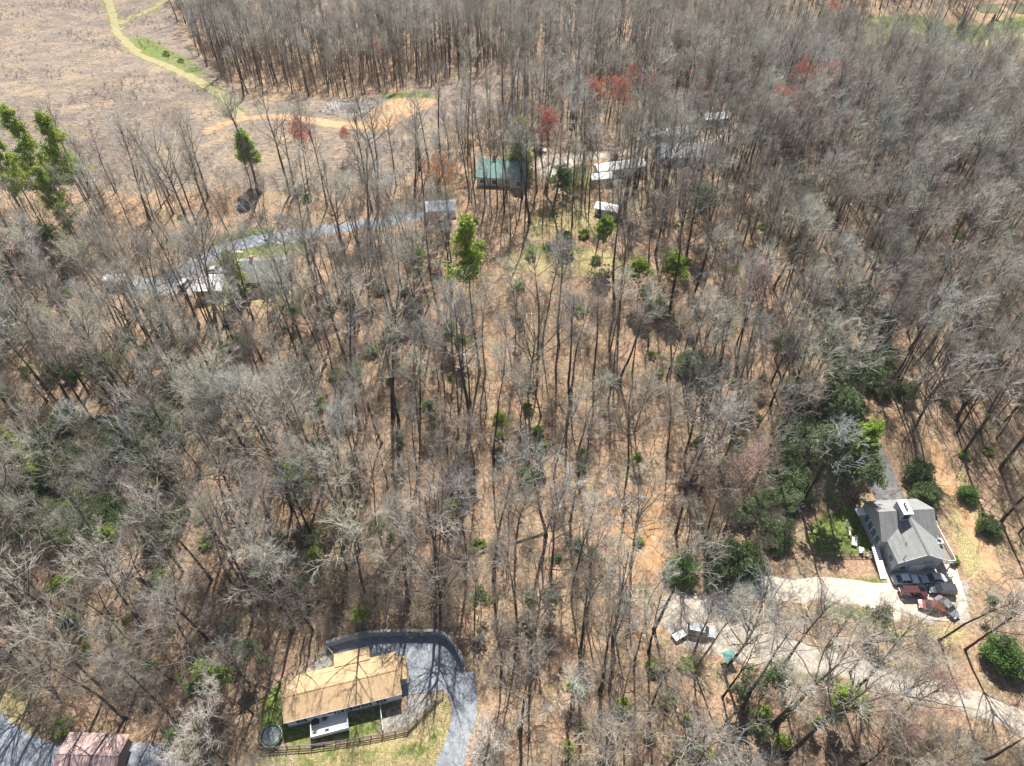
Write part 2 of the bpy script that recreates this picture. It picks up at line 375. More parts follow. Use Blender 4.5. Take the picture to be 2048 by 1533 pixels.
# ------------------------------------------------------------------ ground sheet
xs = np.concatenate([-np.geomspace(3000, 300, 14)[:-1], np.arange(-300, -110, 1.8), np.arange(-110, 110, 1.1), np.arange(110, 300, 1.8), np.geomspace(300, 3000, 14)])
ys = np.concatenate([-np.geomspace(1500, 30, 12)[:-1], np.arange(-30, 20, 5), np.arange(20, 130, 1.1), np.arange(130, 300, 1.6), np.arange(300, 480, 2.4), np.geomspace(480, 4000, 16)])
GX, GY = np.meshgrid(xs, ys); gx, gy = GX.ravel(), GY.ravel(); GH = hgt(gx, gy)
nx, ny = len(xs), len(ys)
ii = (np.arange(ny - 1)[:, None] * nx + np.arange(nx - 1)[None]).ravel()
go = link('ground', np.stack([gx, gy, GH], 1), np.stack([ii, ii + 1, ii + nx + 1, ii + nx], 1), 'ground', smooth=True)
tag(go, kind='structure')

TRACK = [(205, -30), (226, 30), (233, 62), (262, 95), (320, 126), (400, 165), (448, 195), (468, 222), (484, 238)]
TRACKB = [(484, 238), (540, 233), (600, 238), (660, 248), (730, 252), (775, 232), (850, 202)]
TRACKC = [(350, -12), (290, 25), (235, 48)]
ZONES_CLEAR = [PL(z) for z in [
    [(-300, -60), (345, -60), (352, 40), (392, 110), (445, 170), (480, 200), (600, 196), (880, 178), (1000, 178), (1000, 232), (890, 275), (850, 335), (790, 372), (600, 385), (400, 372), (250, 385), (160, 380), (-300, 370)],
    [(520, -20), (720, -20), (735, 50), (700, 90), (600, 80), (520, 40)],
    [(870, 170), (1000, 150), (1150, 120), (1250, 100), (1262, 118), (1160, 148), (1020, 182), (880, 200)],
]]
ZONES_GRASS = [PL(z) for z in [
    [z1(*p) for p in [(150, 700), (345, 590), (370, 900), (600, 900), (1200, 780), (1222, 990), (620, 1095), (190, 1110)]],
    [(1618, 1045), (1648, 1030), (1700, 1010), (1768, 1110), (1632, 1112), (1614, 1085)],
    [(1640, 1205), (1700, 1215), (1790, 1235), (1780, 1262), (1700, 1240), (1630, 1222)],
    [(395, 540), (450, 505), (510, 490), (600, 478), (640, 490), (560, 510), (500, 515), (440, 545), (405, 552)],
    [(420, 480), (500, 455), (560, 455), (520, 478), (450, 492)],
    [(1050, 490), (1135, 488), (1180, 500), (1120, 508), (1050, 505)],
    [(1720, 34), (2060, 30), (2060, 66), (1900, 72), (1740, 66)], [(1560, 72), (1700, 60), (2060, 60), (1960, 84), (1700, 84)],
    [(270, 70), (330, 95), (380, 120), (420, 150), (390, 150), (320, 120), (270, 92)], [(760, 188), (862, 182), (870, 198), (770, 200)],
    [(1300, 232), (1350, 228), (1355, 250), (1305, 256)], [(1120, 340), (1180, 330), (1180, 380), (1130, 390)],
    [z1(*p) for p in [(1380, 560), (1440, 560), (1440, 680), (1400, 690)]],
    [(1400, 1180), (1560, 1160), (1770, 1155), (1770, 1168), (1560, 1172), (1420, 1190)],
    [(1560, 1330), (1640, 1340), (1740, 1365), (1700, 1372), (1580, 1350)],
]]
ZONES_PATCHY = [PL(z) for z in [
    [z1(*p) for p in [(880, 1240), (1460, 1040), (1800, 960), (1760, 1080), (1640, 1293), (1180, 1330)]],
    [z1(*p) for p in [(200, 1130), (620, 1120), (1220, 1040), (1180, 1330), (200, 1330)]]]]
ZONES_STRAW = [PL(z) for z in [
    [z1(*p) for p in [(180, 1140), (620, 1120), (1220, 1030), (1430, 990), (1590, 820), (1740, 670), (1830, 790), (1830, 1000), (1690, 1300), (1690, 1500), (100, 1500)]],
    [(-60, 1380), (60, 1380), (70, 1480), (120, 1508), (60, 1500), (-60, 1440)],
    [(1706, 995), (1736, 1000), (1770, 1085), (1768, 1112), (1745, 1080)],
    [(1000, 505), (1200, 500), (1290, 530), (1260, 560), (1120, 545), (1000, 550)],
    [(1880, 900), (1935, 960), (2000, 1090), (1950, 1170), (1905, 1090), (1900, 1000)], [(1620, 1210), (1800, 1250), (1930, 1260), (1930, 1290), (1700, 1262)],
    [(1500, 60), (1700, 50), (2060, 60), (2060, 90), (1800, 100), (1500, 100)], [(1560, 1290), (1900, 1360), (1900, 1400), (1560, 1345)],
    [(1060, 420), (1180, 410), (1200, 470), (1060, 480)],
    [(380, 600), (600, 560), (620, 590), (420, 625)]]]
ZONES_DIRT = [PL(z) for z in [[(735, 215), (800, 196), (872, 200), (862, 214), (812, 238), (770, 262), (700, 258), (690, 246), (740, 240)],
    [(400, 262), (450, 240), (482, 236), (470, 246), (420, 268)], [(1230, 985), (1290, 960), (1330, 1020), (1330, 1130), (1260, 1180), (1225, 1100)]]]
ZONES_GRAVEL = [PL(z) for z in [[(1320, 1195), (1420, 1190), (1560, 1290), (1500, 1320), (1380, 1300), (1325, 1250)],
    [z1(*p) for p in [(1400, 700), (1740, 660), (1590, 800), (1430, 950), (1222, 1000), (1205, 860), (1400, 830)]],
    [z1(*p) for p in [(540, 500), (800, 450), (800, 330), (760, 285)]],
    [(1780, 1160), (1935, 1160), (1940, 1245), (1850, 1240), (1790, 1215)], [(655, 203), (720, 205), (745, 222), (700, 236), (655, 226)],
    [(210, 560), (400, 545), (450, 555), (440, 585), (230, 585)]]]
ROADPX = [[(2120, 1478), (2000, 1425), (1900, 1392), (1800, 1365), (1700, 1335), (1600, 1315), (1520, 1298), (1450, 1268)],
    [(1400, 1225), (1450, 1190), (1500, 1172), (1560, 1178), (1650, 1180), (1730, 1190), (1790, 1205), (1850, 1225)], [(1062, 330), (1110, 318), (1160, 312), (1260, 306)],
    [(330, 568), (371, 540), (407, 522), (444, 502), (493, 486), (560, 474), (640, 462), (760, 445)]]
def zone(polys, soft):
    o = np.zeros(len(gx))
    msk = (np.abs(gx) < 420) & (gy > 10) & (gy < 520)
    for p in polys: o[msk] = np.maximum(o[msk], ss(-soft, soft, sdf(p, gx[msk], gy[msk])))
    return o
def band(lines, wd, soft):
    o = np.zeros(len(gx)); msk = (np.abs(gx) < 420) & (gy > 10) & (gy < 520)
    for p in lines: o[msk] = np.maximum(o[msk], ss(soft, -soft, polydist(p, gx[msk], gy[msk]) - wd))
    return o
tr_, trb_, trc_ = PL(TRACK), PL(TRACKB), PL(TRACKC)
zg = np.maximum(.54 * zone(ZONES_PATCHY, 2.5), np.maximum(zone(ZONES_GRASS, 2.0), .62 * band([tr_, trc_], 4.0, 3.0)))
za = np.stack([zone(ZONES_CLEAR, 5), zg, np.maximum(zone(ZONES_DIRT, 2), band([trb_], 2.6, 1.2)), np.ones(len(gx))], 1)
zb = np.stack([zone(ZONES_STRAW, 4), np.maximum(zone(ZONES_GRAVEL, 1.2), .75 * band([PL(q_) for q_ in ROADPX], 2.3, 1.6)), 0 * gx, np.ones(len(gx))], 1)
for nm, arr in (('zone', za), ('zone_b', zb)):
    ca = go.data.color_attributes.new(nm, 'FLOAT_COLOR', 'POINT'); ca.data.foreach_set('color', arr.astype(np.float32).ravel())

def road(name, pts, width, m, lift=.06, wob=.35):
    c = smoothline(PL(pts), 8)
    seg = np.r_[0, np.cumsum(np.hypot(*np.diff(c, axis=0).T))]; s = np.arange(0, seg[-1], .8)
    c = np.stack([np.interp(s, seg, c[:, 0]), np.interp(s, seg, c[:, 1])], 1)
    wd = np.interp(s, np.linspace(0, seg[-1], len(np.atleast_1d(width))), np.atleast_1d(width)) if np.ndim(width) else np.full(len(s), width)
    t = np.gradient(c, axis=0); t /= np.hypot(*t.T)[:, None]; nrm = np.stack([-t[:, 1], t[:, 0]], 1)
    K = 9; V = []
    eL = wob * np.interp(s, s[::4], rng.normal(size=len(s[::4]))); eR = wob * np.interp(s, s[::4], rng.normal(size=len(s[::4])))
    for k in range(K):
        f = k / (K - 1) * 2 - 1; off = f * wd / 2 + (eR * max(f, 0) + eL * min(f, 0)) * .7
        q = c + nrm * off[:, None]; V.append(np.column_stack([q, hgt(q[:, 0], q[:, 1]) + lift + (-.07 if abs(f) == 1 else 0)]))
    V = np.stack(V, 1).reshape(-1, 3); n = len(s)
    i0 = (np.arange(n - 1)[:, None] * K + np.arange(K - 1)[None]).ravel()
    o = link(name, V, np.stack([i0, i0 + 1, i0 + K + 1, i0 + K], 1)[:, ::-1].copy(), m, smooth=True); tag(o, kind='structure'); return c

def sheet(name, pxs, m, z=None, lift=.05):
    p = PL(pxs) if z is None else np.array([Pz(a, b, z)[:2] for a, b in pxs])
    bm = bmesh.new(); vs = [bm.verts.new((a, b, (float(hgt(a, b)) if z is None else z) + lift)) for a, b in p]
    es = [bm.edges.new((vs[i], vs[(i + 1) % len(vs)])) for i in range(len(vs))]
    bmesh.ops.triangle_fill(bm, use_beauty=True, edges=es); bmesh.ops.recalc_face_normals(bm, faces=bm.faces)
    me = bpy.data.meshes.new(name); bm.to_mesh(me); bm.free(); me.materials.append(M[m])
    o = bpy.data.objects.new(name, me); COL.objects.link(o); tag(o, kind='structure'); return p

clear_lines = []     # no trees on these
def rd(name, pts, width, m, lift=.06, wob=.35, keep=1.5):
    c = road(name, pts, width, m, lift, wob); clear_lines.append((c[::3], np.max(width) / 2 + keep))
rd('driveway', [(922, 1350), (927, 1378), (928, 1430), (916, 1480), (898, 1533), (875, 1600)], [4.2, 4.0, 3.5, 3.7, 4.0, 4.4], 'asphalt', .08, .15)
rd('driveway', [(-90, 1415), (-40, 1450), (0, 1485), (40, 1513), (100, 1532), (200, 1532), (300, 1530), (340, 1570)], 6.0, 'asphalt', .06, .2)
rd('driveway', [(2120, 1478), (2000, 1425), (1900, 1392), (1800, 1365), (1700, 1335), (1600, 1315), (1520, 1298), (1450, 1268), (1400, 1240), (1355, 1215), (1325, 1200)], [4.2, 3.4, 3.2, 3.2, 4.5, 7.5, 5], 'gravel', .06, .8)
rd('driveway', [(1400, 1225), (1450, 1190), (1500, 1172), (1560, 1178), (1650, 1180), (1730, 1190), (1805, 1205)], [3, 3.5, 3.8, 4.4, 5.5, 6.5], 'concrete', .085, .7)
rd('driveway', [(1790, 1030), (1775, 985), (1762, 945), (1742, 895), (1715, 855)], [6.5, 6, 5, 4], 'darkasphalt', .06, .2)
rd('path', [(1858, 880), (1900, 965), (1938, 1040), (1972, 1100), (1992, 1150), (2060, 1190)], 3.0, 'dirt', .06, .5)
rd('driveway', [(250, 572), (330, 568), (371, 540), (407, 522), (444, 502), (493, 486), (560, 474), (640, 462), (760, 445), (900, 420)], [5, 6, 5, 4.5, 4, 4], 'asphalt', .07, .2)
rd('dirt_track', TRACK, [4.2, 4, 4, 4], 'grasstrack', .08, .6)
rd('dirt_track', TRACKB, [4.5, 4.5, 5, 9], 'dirt', .10, .5)
rd('dirt_track', TRACKC, 3.8, 'grasstrack', .10, .6)
rd('driveway', [(1062, 330), (1110, 318), (1160, 312), (1260, 306), (1380, 290), (1480, 270)], 5, 'gravel', .07, .3)
rd('driveway', [(1085, 352), (1120, 332), (1160, 322)], 4.5, 'concrete', .08, .3)
sheet('parking_area', WALL_PX + [z1(*p) for p in [(1955, 540), (1975, 640), (1960, 720), (1890, 830), (1838, 780), (1735, 640), (1400, 690), (1300, 500), (820, 500), (805, 330)]], 'asphalt', 0.0, .05)
sheet('parking_area', [tuple(q_) for q_ in smoothline([(1776, 1180), (1780, 1125), (1895, 1120), (1922, 1170), (1932, 1215), (1905, 1240), (1860, 1240), (1815, 1226), (1784, 1200)], 5)], 'concrete', 0.0, .05)
sheet('pond', [(1945, 12), (1990, 8), (2080, 8), (2100, 20), (2060, 28), (1960, 26)], 'pond', None, .12)

# ------------------------------------------------------------------ tree generators (numpy)
def unit(v): return v / np.maximum(np.linalg.norm(v, axis=-1, keepdims=True), 1e-9)

def prisms(p0, p1, r0, r1, k=3):
    d = unit(p1 - p0); a = np.where(np.abs(d[:, 2:3]) < .9, [[0, 0, 1.]], [[1., 0, 0]]); u = unit(np.cross(d, a)); w_ = np.cross(d, u)
    n = len(p0); ang = 2 * np.pi * np.arange(k) / k
    ring = u[:, None] * np.cos(ang)[None, :, None] + w_[:, None] * np.sin(ang)[None, :, None]
    V = np.concatenate([p0[:, None] + ring * np.asarray(r0)[:, None, None], p1[:, None] + ring * np.asarray(r1)[:, None, None]], 1)
    b = np.arange(n)[:, None] * 2 * k; j = np.arange(k)[None]; j2 = (j + 1) % k
    F = np.stack([b + j, b + j2, b + j2 + k, b + j + k], -1).reshape(-1, 4)
    return V.reshape(-1, 3), F

def chains(start, dirs, length, r0, r1, nseg, wob, up, g):
    """grow n branches as chains; returns segment arrays and node positions [n, nseg+1, 3]"""
    n = len(start); p = start.copy(); d = unit(dirs); nodes = [p.copy()]; rs = np.linspace(0, 1, nseg + 1)
    for s in range(nseg):
        d = unit(d + g.normal(size=(n, 3)) * wob + np.array([0, 0, up])); p = p + d * (length / nseg)[:, None]; nodes.append(p.copy())
    N = np.stack(nodes, 1); RR = r0[:, None] * (1 - rs)[None] + r1[:, None] * rs[None]
    P0 = N[:, :-1].reshape(-1, 3); P1 = N[:, 1:].reshape(-1, 3)
    return P0, P1, RR[:, :-1].ravel(), RR[:, 1:].ravel(), N

def children(N, per, g, t0, ang, up=0.0):
    n, k = N.shape[0], N.shape[1] - 1
    idx = np.repeat(np.arange(n), per); t = t0 + (1 - t0) * g.random(len(idx)) ** .9; ft = t * k; i = np.minimum(ft.astype(int), k - 1); f = (ft - i)[:, None]
    st = N[idx, i] * (1 - f) + N[idx, i + 1] * f; d = unit(N[idx, i + 1] - N[idx, i])
    rv = unit(np.cross(d, g.normal(size=d.shape))); a = ang * (0.7 + .6 * g.random(len(idx)))[:, None]
    return st, unit(d * np.cos(a) + rv * np.sin(a) + np.array([0, 0, up])), t, idx

def cards(pts, size, g, flat=0.0, stretch=1.0, dirs=None):
    n = len(pts); a = unit(g.normal(size=(n, 3))) if dirs is None else unit(dirs + g.normal(size=(n, 3)) * .5)
    b = unit(np.cross(a, g.normal(size=(n, 3)))); sz = (size * (.6 + .8 * g.random(n)))[:, None]
    a = a * sz * stretch; b = b * sz
    V = np.stack([pts - a - b * .6, pts + a * .2 - b, pts + a + b * .2, pts - a * .1 + b], 1).reshape(-1, 3)
    F = np.arange(n * 4).reshape(n, 4); return V, F

def cat(parts):
    V = []; F = []; k = 0
    for v, f in parts: V.append(v); F.append(f + k); k += len(v)
    return np.concatenate(V), np.concatenate(F)

def bole(H, r, g, lean=.03, k=8, n=12, wob=.035, top=.12):
    p = np.zeros(3); d = unit(np.array([g.normal() * lean, g.normal() * lean, 1.])); nodes = [p]; cd = d
    for i in range(n):
        cd = unit(cd + np.r_[g.normal(size=2) * wob, .06]); p = p + cd * H / n; nodes.append(p)
    N = np.array(nodes); t = np.linspace(0, 1, n + 1); rad = r * ((1 - t) * (1 - top) + top); rad[0] *= 1.35
    N[0, 2] -= .5
    V = []; F = []
    for i in range(n + 1):
        for j in range(k):
            a = 2 * np.pi * j / k; V.append(N[i] + rad[i] * np.array([np.cos(a), np.sin(a), 0]))
    for i in range(n):
        for j in range(k): F.append((i * k + j, i * k + (j + 1) % k, (i + 1) * k + (j + 1) % k, (i + 1) * k + j))
    return np.array(V), np.array(F), N, rad

def hardwood(seed, H=24., clear=.5, spread=1.0, r=.2, limbs=13, dens=1.0, fork=False, leaves=None, twr=.0125, lod=1.0):
    g = np.random.default_rng(seed)
    V, F, N, rad = bole(H * (.94 if not fork else .6), r, g, .035, wob=.035, top=.14 if not fork else .5)
    trunk = [(V, F)]; n = limbs; t = clear + (1 - clear) * np.sort(g.random(n)) * .97
    if fork: t = np.r_[.97, .98, .99, .9, clear + (1 - clear) * g.random(n - 4) * .9]
    k = len(N) - 1; i = np.minimum((t * k).astype(int), k - 1); f = (t * k - i)[:, None]; st = N[i] * (1 - f) + N[i + 1] * f
    az = np.arange(n) * 2.4 + g.random(n); inc = np.radians(np.where(np.arange(n) < 4, 24, 42)) if fork else np.radians(50 - 30 * (t - clear) / (1 - clear) + g.normal(size=n) * 8)
    dr = np.stack([np.cos(az) * np.sin(inc), np.sin(az) * np.sin(inc), np.cos(inc)], 1)
    L = H * (.40 - .24 * (t - clear) / (1 - clear)) * (.75 + .5 * g.random(n)) * spread
    if fork: L[:4] = H * .42 * (.85 + .3 * g.random(4))
    lr = np.clip(L * .0125, .035, .12)
    a = chains(st, dr, L, lr, lr * .25, 6, .12, .09, g); br = []; trunk.append(prisms(a[0], a[1], a[2], a[3], 4))
    d2, dd, tt, ix = children(a[4], int(5.6 * dens), g, .12, np.radians(40), .16)
    L2 = L[ix] * (.55 - .3 * tt) * (.6 + .8 * g.random(len(ix))) + .4
    r2 = np.clip(L2 * .010, .012, .04)
    b = chains(d2, dd, L2, r2, r2 * .35, 4, .16, .06, g); br.append(prisms(b[0], b[1], b[2], b[3], 3))
    d3, dd3, t3, ix3 = children(b[4], int(5 * dens), g, .1, np.radians(42), .14)
    L3 = L2[ix3] * (.5 - .2 * t3) * (.6 + .8 * g.random(len(ix3))) + .3
    c = chains(d3, dd3, L3, np.full(len(ix3), twr * 1.3), np.full(len(ix3), twr * .8), 2, .2, .05, g); br.append(prisms(c[0], c[1], c[2], c[3], 3))
    d4, dd4, t4, ix4 = children(c[4], int(2 * lod), g, .1, np.radians(40), .10)
    L4 = .35 + .55 * g.random(len(ix4))
    e = chains(d4, dd4, L4, np.full(len(ix4), twr), np.full(len(ix4), twr * .55), 1, .1, .05, g); br.append(prisms(e[0], e[1], e[2], e[3], 3))
    out = {'trunk': cat(trunk), 'branches': cat(br)}
    if leaves:
        num, size = leaves; pick = g.integers(0, len(e[1]), num); out['leaves'] = cards(e[1][pick] + g.normal(size=(num, 3)) * .12, np.full(num, size), g)
    return out

def pine(seed, H=26., clear=.45, rad_=3.2, r=.24, limbs=54, tuft=12, size=.11, droop=.02):
    g = np.random.default_rng(seed); V, F, N, rad = bole(H, r, g, .03, wob=.02, top=.06)
    n = limbs; t = clear + (1 - clear) * np.linspace(0, .98, n); k = len(N) - 1
    i = np.minimum((t * k).astype(int), k - 1); f = (t * k - i)[:, None]; st = N[i] * (1 - f) + N[i + 1] * f
    az = g.random(n) * 6.28; inc = np.radians(72 - 35 * (t - clear) / (1 - clear) + g.normal(size=n) * 9)
    dr = np.stack([np.cos(az) * np.sin(inc), np.sin(az) * np.sin(inc), np.cos(inc)], 1)
    L = rad_ * (1.05 - .85 * ((t - clear) / (1 - clear)) ** 1.2) * (.45 + .8 * g.random(n)); lr = np.clip(L * .016, .02, .08)
    a = chains(st, dr, L, lr, lr * .3, 5, .1, .06, g)
    d2, dd, tt, ix = children(a[4], 8, g, .35, np.radians(42), .10); L2 = L[ix] * .34 * (.5 + g.random(len(ix))) + .2
    b = chains(d2, dd, L2, np.full(len(ix), .016), np.full(len(ix), .008), 3, .15, .05, g)
    q = b[4][:, 1:].reshape(-1, 3); q = np.repeat(q, tuft, 0); q = q + g.normal(size=q.shape) * .3
    return {'trunk': (V, F), 'branches': cat([prisms(a[0], a[1], a[2], a[3], 4), prisms(b[0], b[1], b[2], b[3], 3)]), 'foliage': cards(q, np.full(len(q), size), g, stretch=1.5)}

def conifer(seed, H=14., rad_=2.6, base=.06, n=9000, size=.15, r=.16, power=.85, lump=.35):
    g = np.random.default_rng(seed); V, F, N, rad = bole(H * .97, r, g, .01, wob=.01, top=.06)
    nb = 130; t = base + (1 - base) * (g.random(nb) ** 1.15); az = g.random(nb) * 6.28; L = rad_ * (1 - t) ** power * (.75 + lump * g.random(nb)) + .15
    inc = np.radians(78 - 30 * t); st = np.stack([N[0, 0] + 0 * t, 0 * t, t * H * .97], 1)
    dr = np.stack([np.cos(az) * np.sin(inc), np.sin(az) * np.sin(inc), np.cos(inc)], 1)
    a = chains(st, dr, L, np.full(nb, .03), np.full(nb, .01), 4, .06, .05, g)
    idx = g.choice(nb, n, p=L ** 1.5 / np.sum(L ** 1.5)); u = (.25 + .75 * g.random(n) ** .7) * 4; i = np.minimum(u.astype(int), 3); f = (u - i)[:, None]
    q = a[4][idx, i] * (1 - f) + a[4][idx, i + 1] * f + g.normal(size=(n, 3)) * (.10 + .07 * rad_)
    return {'trunk': (V, F), 'branches': prisms(a[0], a[1], a[2], a[3], 3), 'foliage': cards(q, np.full(n, size), g)}

def shrub(seed, rad_=2.2, hgt_=2.6, n=5000, size=.12, clumps=26, twigs=0):
    g = np.random.default_rng(seed); ns = 9; az = g.random(ns) * 6.28; inc = np.radians(15 + 45 * g.random(ns))
    dr = np.stack([np.cos(az) * np.sin(inc), np.sin(az) * np.sin(inc), np.cos(inc)], 1)
    a = chains(np.zeros((ns, 3)) + [0, 0, -.2], dr, np.full(ns, hgt_), np.full(ns, .05), np.full(ns, .02), 4, .15, .05, g)
    d2, dd, t2, ix = children(a[4], 6, g, .3, np.radians(50), .1); b = chains(d2, dd, np.full(len(ix), hgt_ * .4), np.full(len(ix), .02), np.full(len(ix), .01), 3, .2, .05, g)
    c = g.normal(size=(clumps, 3)); c = unit(c) * (g.random((clumps, 1)) ** .5); c[:, 2] = np.abs(c[:, 2]); c = c * [rad_, rad_, hgt_ * .72] + [0, 0, hgt_ * .22]
    cr = (.22 + .25 * g.random(clumps)) * rad_; pk = g.integers(0, clumps, n); o = unit(g.normal(size=(n, 3))) * (g.random((n, 1)) ** .4)
    q = c[pk] + o * cr[pk][:, None] * [1, 1, .8]; q[:, 2] = np.maximum(q[:, 2], .05)
    parts = [prisms(a[0], a[1], a[2], a[3], 4), prisms(b[0], b[1], b[2], b[3], 3)]
    return {'stems': cat(parts), 'foliage': cards(q, np.full(n, size), g)}

def brush(seed, H=3.0, ns=9, twr=.012):
    g = np.random.default_rng(seed); az = g.random(ns) * 6.28; inc = np.radians(10 + 38 * g.random(ns))
    dr = np.stack([np.cos(az) * np.sin(inc), np.sin(az) * np.sin(inc), np.cos(inc)], 1)
    L = H * (.6 + .5 * g.random(ns)); a = chains(g.normal(size=(ns, 3)) * [.25, .25, 0], dr, L, np.full(ns, .03), np.full(ns, .012), 5, .12, .04, g)
    d2, dd, t2, ix = children(a[4], 9, g, .2, np.radians(42), .08); L2 = L[ix] * .42 * (.5 + g.random(len(ix)))
    b = chains(d2, dd, L2, np.full(len(ix), twr), np.full(len(ix), twr * .6), 2, .2, .05, g)
    d3, dd3, t3, i3 = children(b[4], 5, g, .1, np.radians(42), .05); c = chains(d3, dd3, .3 + .4 * g.random(len(i3)), np.full(len(i3), twr * .8), np.full(len(i3), twr * .4), 1, .2, .05, g)
    return cat([prisms(*a[:4], 4), prisms(*b[:4], 3), prisms(*c[:4], 3)])

def sapling(seed, H=10.):
    g = np.random.default_rng(seed); V, F, N, rad = bole(H * .95, .055, g, .08, k=5, n=8, wob=.06, top=.15); n = 14
    t = .35 + .63 * g.random(n); k = 8; i = np.minimum((t * k).astype(int), k - 1); f = (t * k - i)[:, None]; st = N[i] * (1 - f) + N[i + 1] * f
    az = g.random(n) * 6.28; inc = np.radians(35 + 20 * g.random(n)); dr = np.stack([np.cos(az) * np.sin(inc), np.sin(az) * np.sin(inc), np.cos(inc)], 1)
    L = H * .2 * (.6 + .8 * g.random(n)); a = chains(st, dr, L, np.full(n, .025), np.full(n, .01), 3, .12, .06, g)
    d2, dd, t2, ix = children(a[4], 6, g, .15, np.radians(42), .08); b = chains(d2, dd, L[ix] * .4 + .2, np.full(len(ix), .011), np.full(len(ix), .007), 2, .2, .05, g)
    d3, dd3, t3, i3 = children(b[4], 3, g, .1, np.radians(42), .05); c = chains(d3, dd3, .25 + .4 * g.random(len(i3)), np.full(len(i3), .009), np.full(len(i3), .005), 1, .2, .05, g)
    return cat([(V, F), prisms(*a[:4], 3), prisms(*b[:4], 3), prisms(*c[:4], 3)])

MESH = {}
def proto(key, parts, mats):
    MESH[key] = []
    for pn, (V, F) in parts.items():
        me = bpy.data.meshes.new(key + '_' + pn); nv, nf, k = len(V), len(F), F.shape[1]
        me.vertices.add(nv); me.vertices.foreach_set('co', V.astype(np.float32).ravel())
        me.loops.add(nf * k); me.loops.foreach_set('vertex_index', F.astype(np.int32).ravel())
        me.polygons.add(nf); me.polygons.foreach_set('loop_start', np.arange(0, nf * k, k, dtype=np.int32)); me.update(calc_edges=True)
        me.materials.append(M[mats[pn]]); MESH[key].append((pn, me))

def plant(name, key, loc, label, cat_, group=None, s=1.0, rz=None, lean=(0, 0), sz=None):
    t = thing(name, loc, label, cat_, rnd.random() * 6.28 if rz is None else rz, group)
    t.rotation_euler = (lean[0], lean[1], t.rotation_euler.z); t.scale = (s, s, sz or s)
    for pn, me in MESH[key]:
        o = bpy.data.objects.new(pn, me); COL.objects.link(o); o.parent = t
    return t

bmats = {'trunk': 'bark', 'branches': 'twig', 'leaves': 'lime'}; bmats2 = dict(bmats, branches='twig2')
HW = []
specs = [(1, 28, .58, .68, .26), (2, 26, .5, .8, .24), (3, 31, .6, .62, .29), (4, 24, .55, .62, .18), (5, 29, .5, .9, .32), (6, 27, .65, .5, .20), (7, 19, .45, .75, .14), (8, 32, .62, .68, .32), (9, 25, .6, .5, .17), (12, 30, .52, .8, .28)]
for i, (sd_, H, cl, sp, r) in enumerate(specs):
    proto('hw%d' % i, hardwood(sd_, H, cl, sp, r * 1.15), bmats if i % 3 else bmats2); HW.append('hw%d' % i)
for i in range(3):
    proto('fork%d' % i, hardwood(40 + i, 24 + i, .55, 1.15, .27, 14, fork=True), bmats)
for i in range(2): proto('star%d' % i, hardwood(60 + i, 15 + 2 * i, .22, 1.35, .22, 20, 1.15), bmats)
rb = {'trunk': 'bark', 'branches': 'twig2', 'leaves': 'redbud'}
for i in range(2): proto('red%d' % i, hardwood(70 + i, 20, .42, 1.05, .16, 14, leaves=(11000, .085)), rb)
proto('pink', hardwood(75, 19, .35, 1.15, .17, 16, leaves=(7000, .055)), dict(rb, leaves='pinkbud'))
proto('orange', hardwood(76, 19, .4, 1.0, .17, 14, leaves=(8000, .065)), dict(rb, leaves='orangebud'))
proto('limetree', hardwood(78, 13, .25, 1.0, .12, 13, leaves=(15000, .11)), dict(rb, leaves='lime'))
proto('sagetree', hardwood(79, 15, .25, 1.05, .13, 14, leaves=(13000, .10)), dict(rb, leaves='sage'))
pm = {'trunk': 'bark', 'branches': 'bark', 'foliage': 'pine'}
for i in range(2): proto('pine%d' % i, pine(80 + i, 31, .36 + .06 * i, 4.6), pm)
proto('pinetuft', pine(83, 33, .66, 3.3, limbs=40), dict(pm, foliage='pine'))
proto('smallpine', pine(84, 11, .25, 2.2, .12, 36, 10, .11), dict(pm, foliage='pine'))
proto('limepine', pine(88, 12, .4, 1.9, .12, 30, 14, .12), dict(pm, foliage='lime'))
proto('cone', conifer(85, 14, 3.0), dict(pm, foliage='spruce'))
proto('cone2', conifer(86, 15, 2.6, power=1.0), dict(pm, foliage='spruce'))
proto('column', conifer(87, 9, 2.0, .02, 9000, .12, .12, .45), dict(pm, foliage='pine'))
sm = {'stems': 'bark', 'foliage': 'laurel'}
for i in range(2): proto('laurel%d' % i, shrub(90 + i, 2.6, 3.2, 9000, .085, 38), sm)
for i in range(2): proto('biglaurel%d' % i, shrub(96 + i, 3.0, 4.6, 13000, .085, 60), dict(sm, foliage='laurel' if i else 'sage2'))
proto('greenshrub', shrub(93, 2.2, 2.8, 10000, .075, 34), dict(sm, foliage='green'))
proto('limeshrub', shrub(94, 1.3, 1.8, 3500, .09, 16), dict(sm, foliage='lime'))

# ------------------------------------------------------------------ where trees may stand
HOUSE_KEEP = [PAD1, PL([(1585, 1030), (1700, 975), (1790, 1110), (1590, 1125)]), PL([(1690, 960), (1880, 960), (1935, 1100), (1945, 1250), (1800, 1240), (1750, 1125), (1610, 1125), (1610, 1030)]),
    PL([(200, 540), (600, 480), (640, 520), (590, 590), (200, 600)]), PL([(1045, 490), (1180, 490), (1190, 520), (1045, 520)]), ZONES_STRAW[0],
    PL([(60, 1470), (290, 1462), (560, 1640), (560, 1760), (60, 1700)]), PL([(-60, 1420), (40, 1440), (180, 1500), (300, 1500), (300, 1570), (-60, 1560)]), PL([(1560, 1108), (1780, 1108), (1780, 1165), (1560, 1165)]), PL([(950, 300), (1065, 290), (1070, 370), (960, 385)]),
    PL([(1720, 40), (2060, 40), (2060, 100), (1700, 90)]), PL([(1930, -10), (2120, -10), (2120, 32), (1930, 32)]), PL([(1320, 1195), (1420, 1190), (1560, 1290), (1500, 1320), (1380, 1300), (1325, 1250)])]
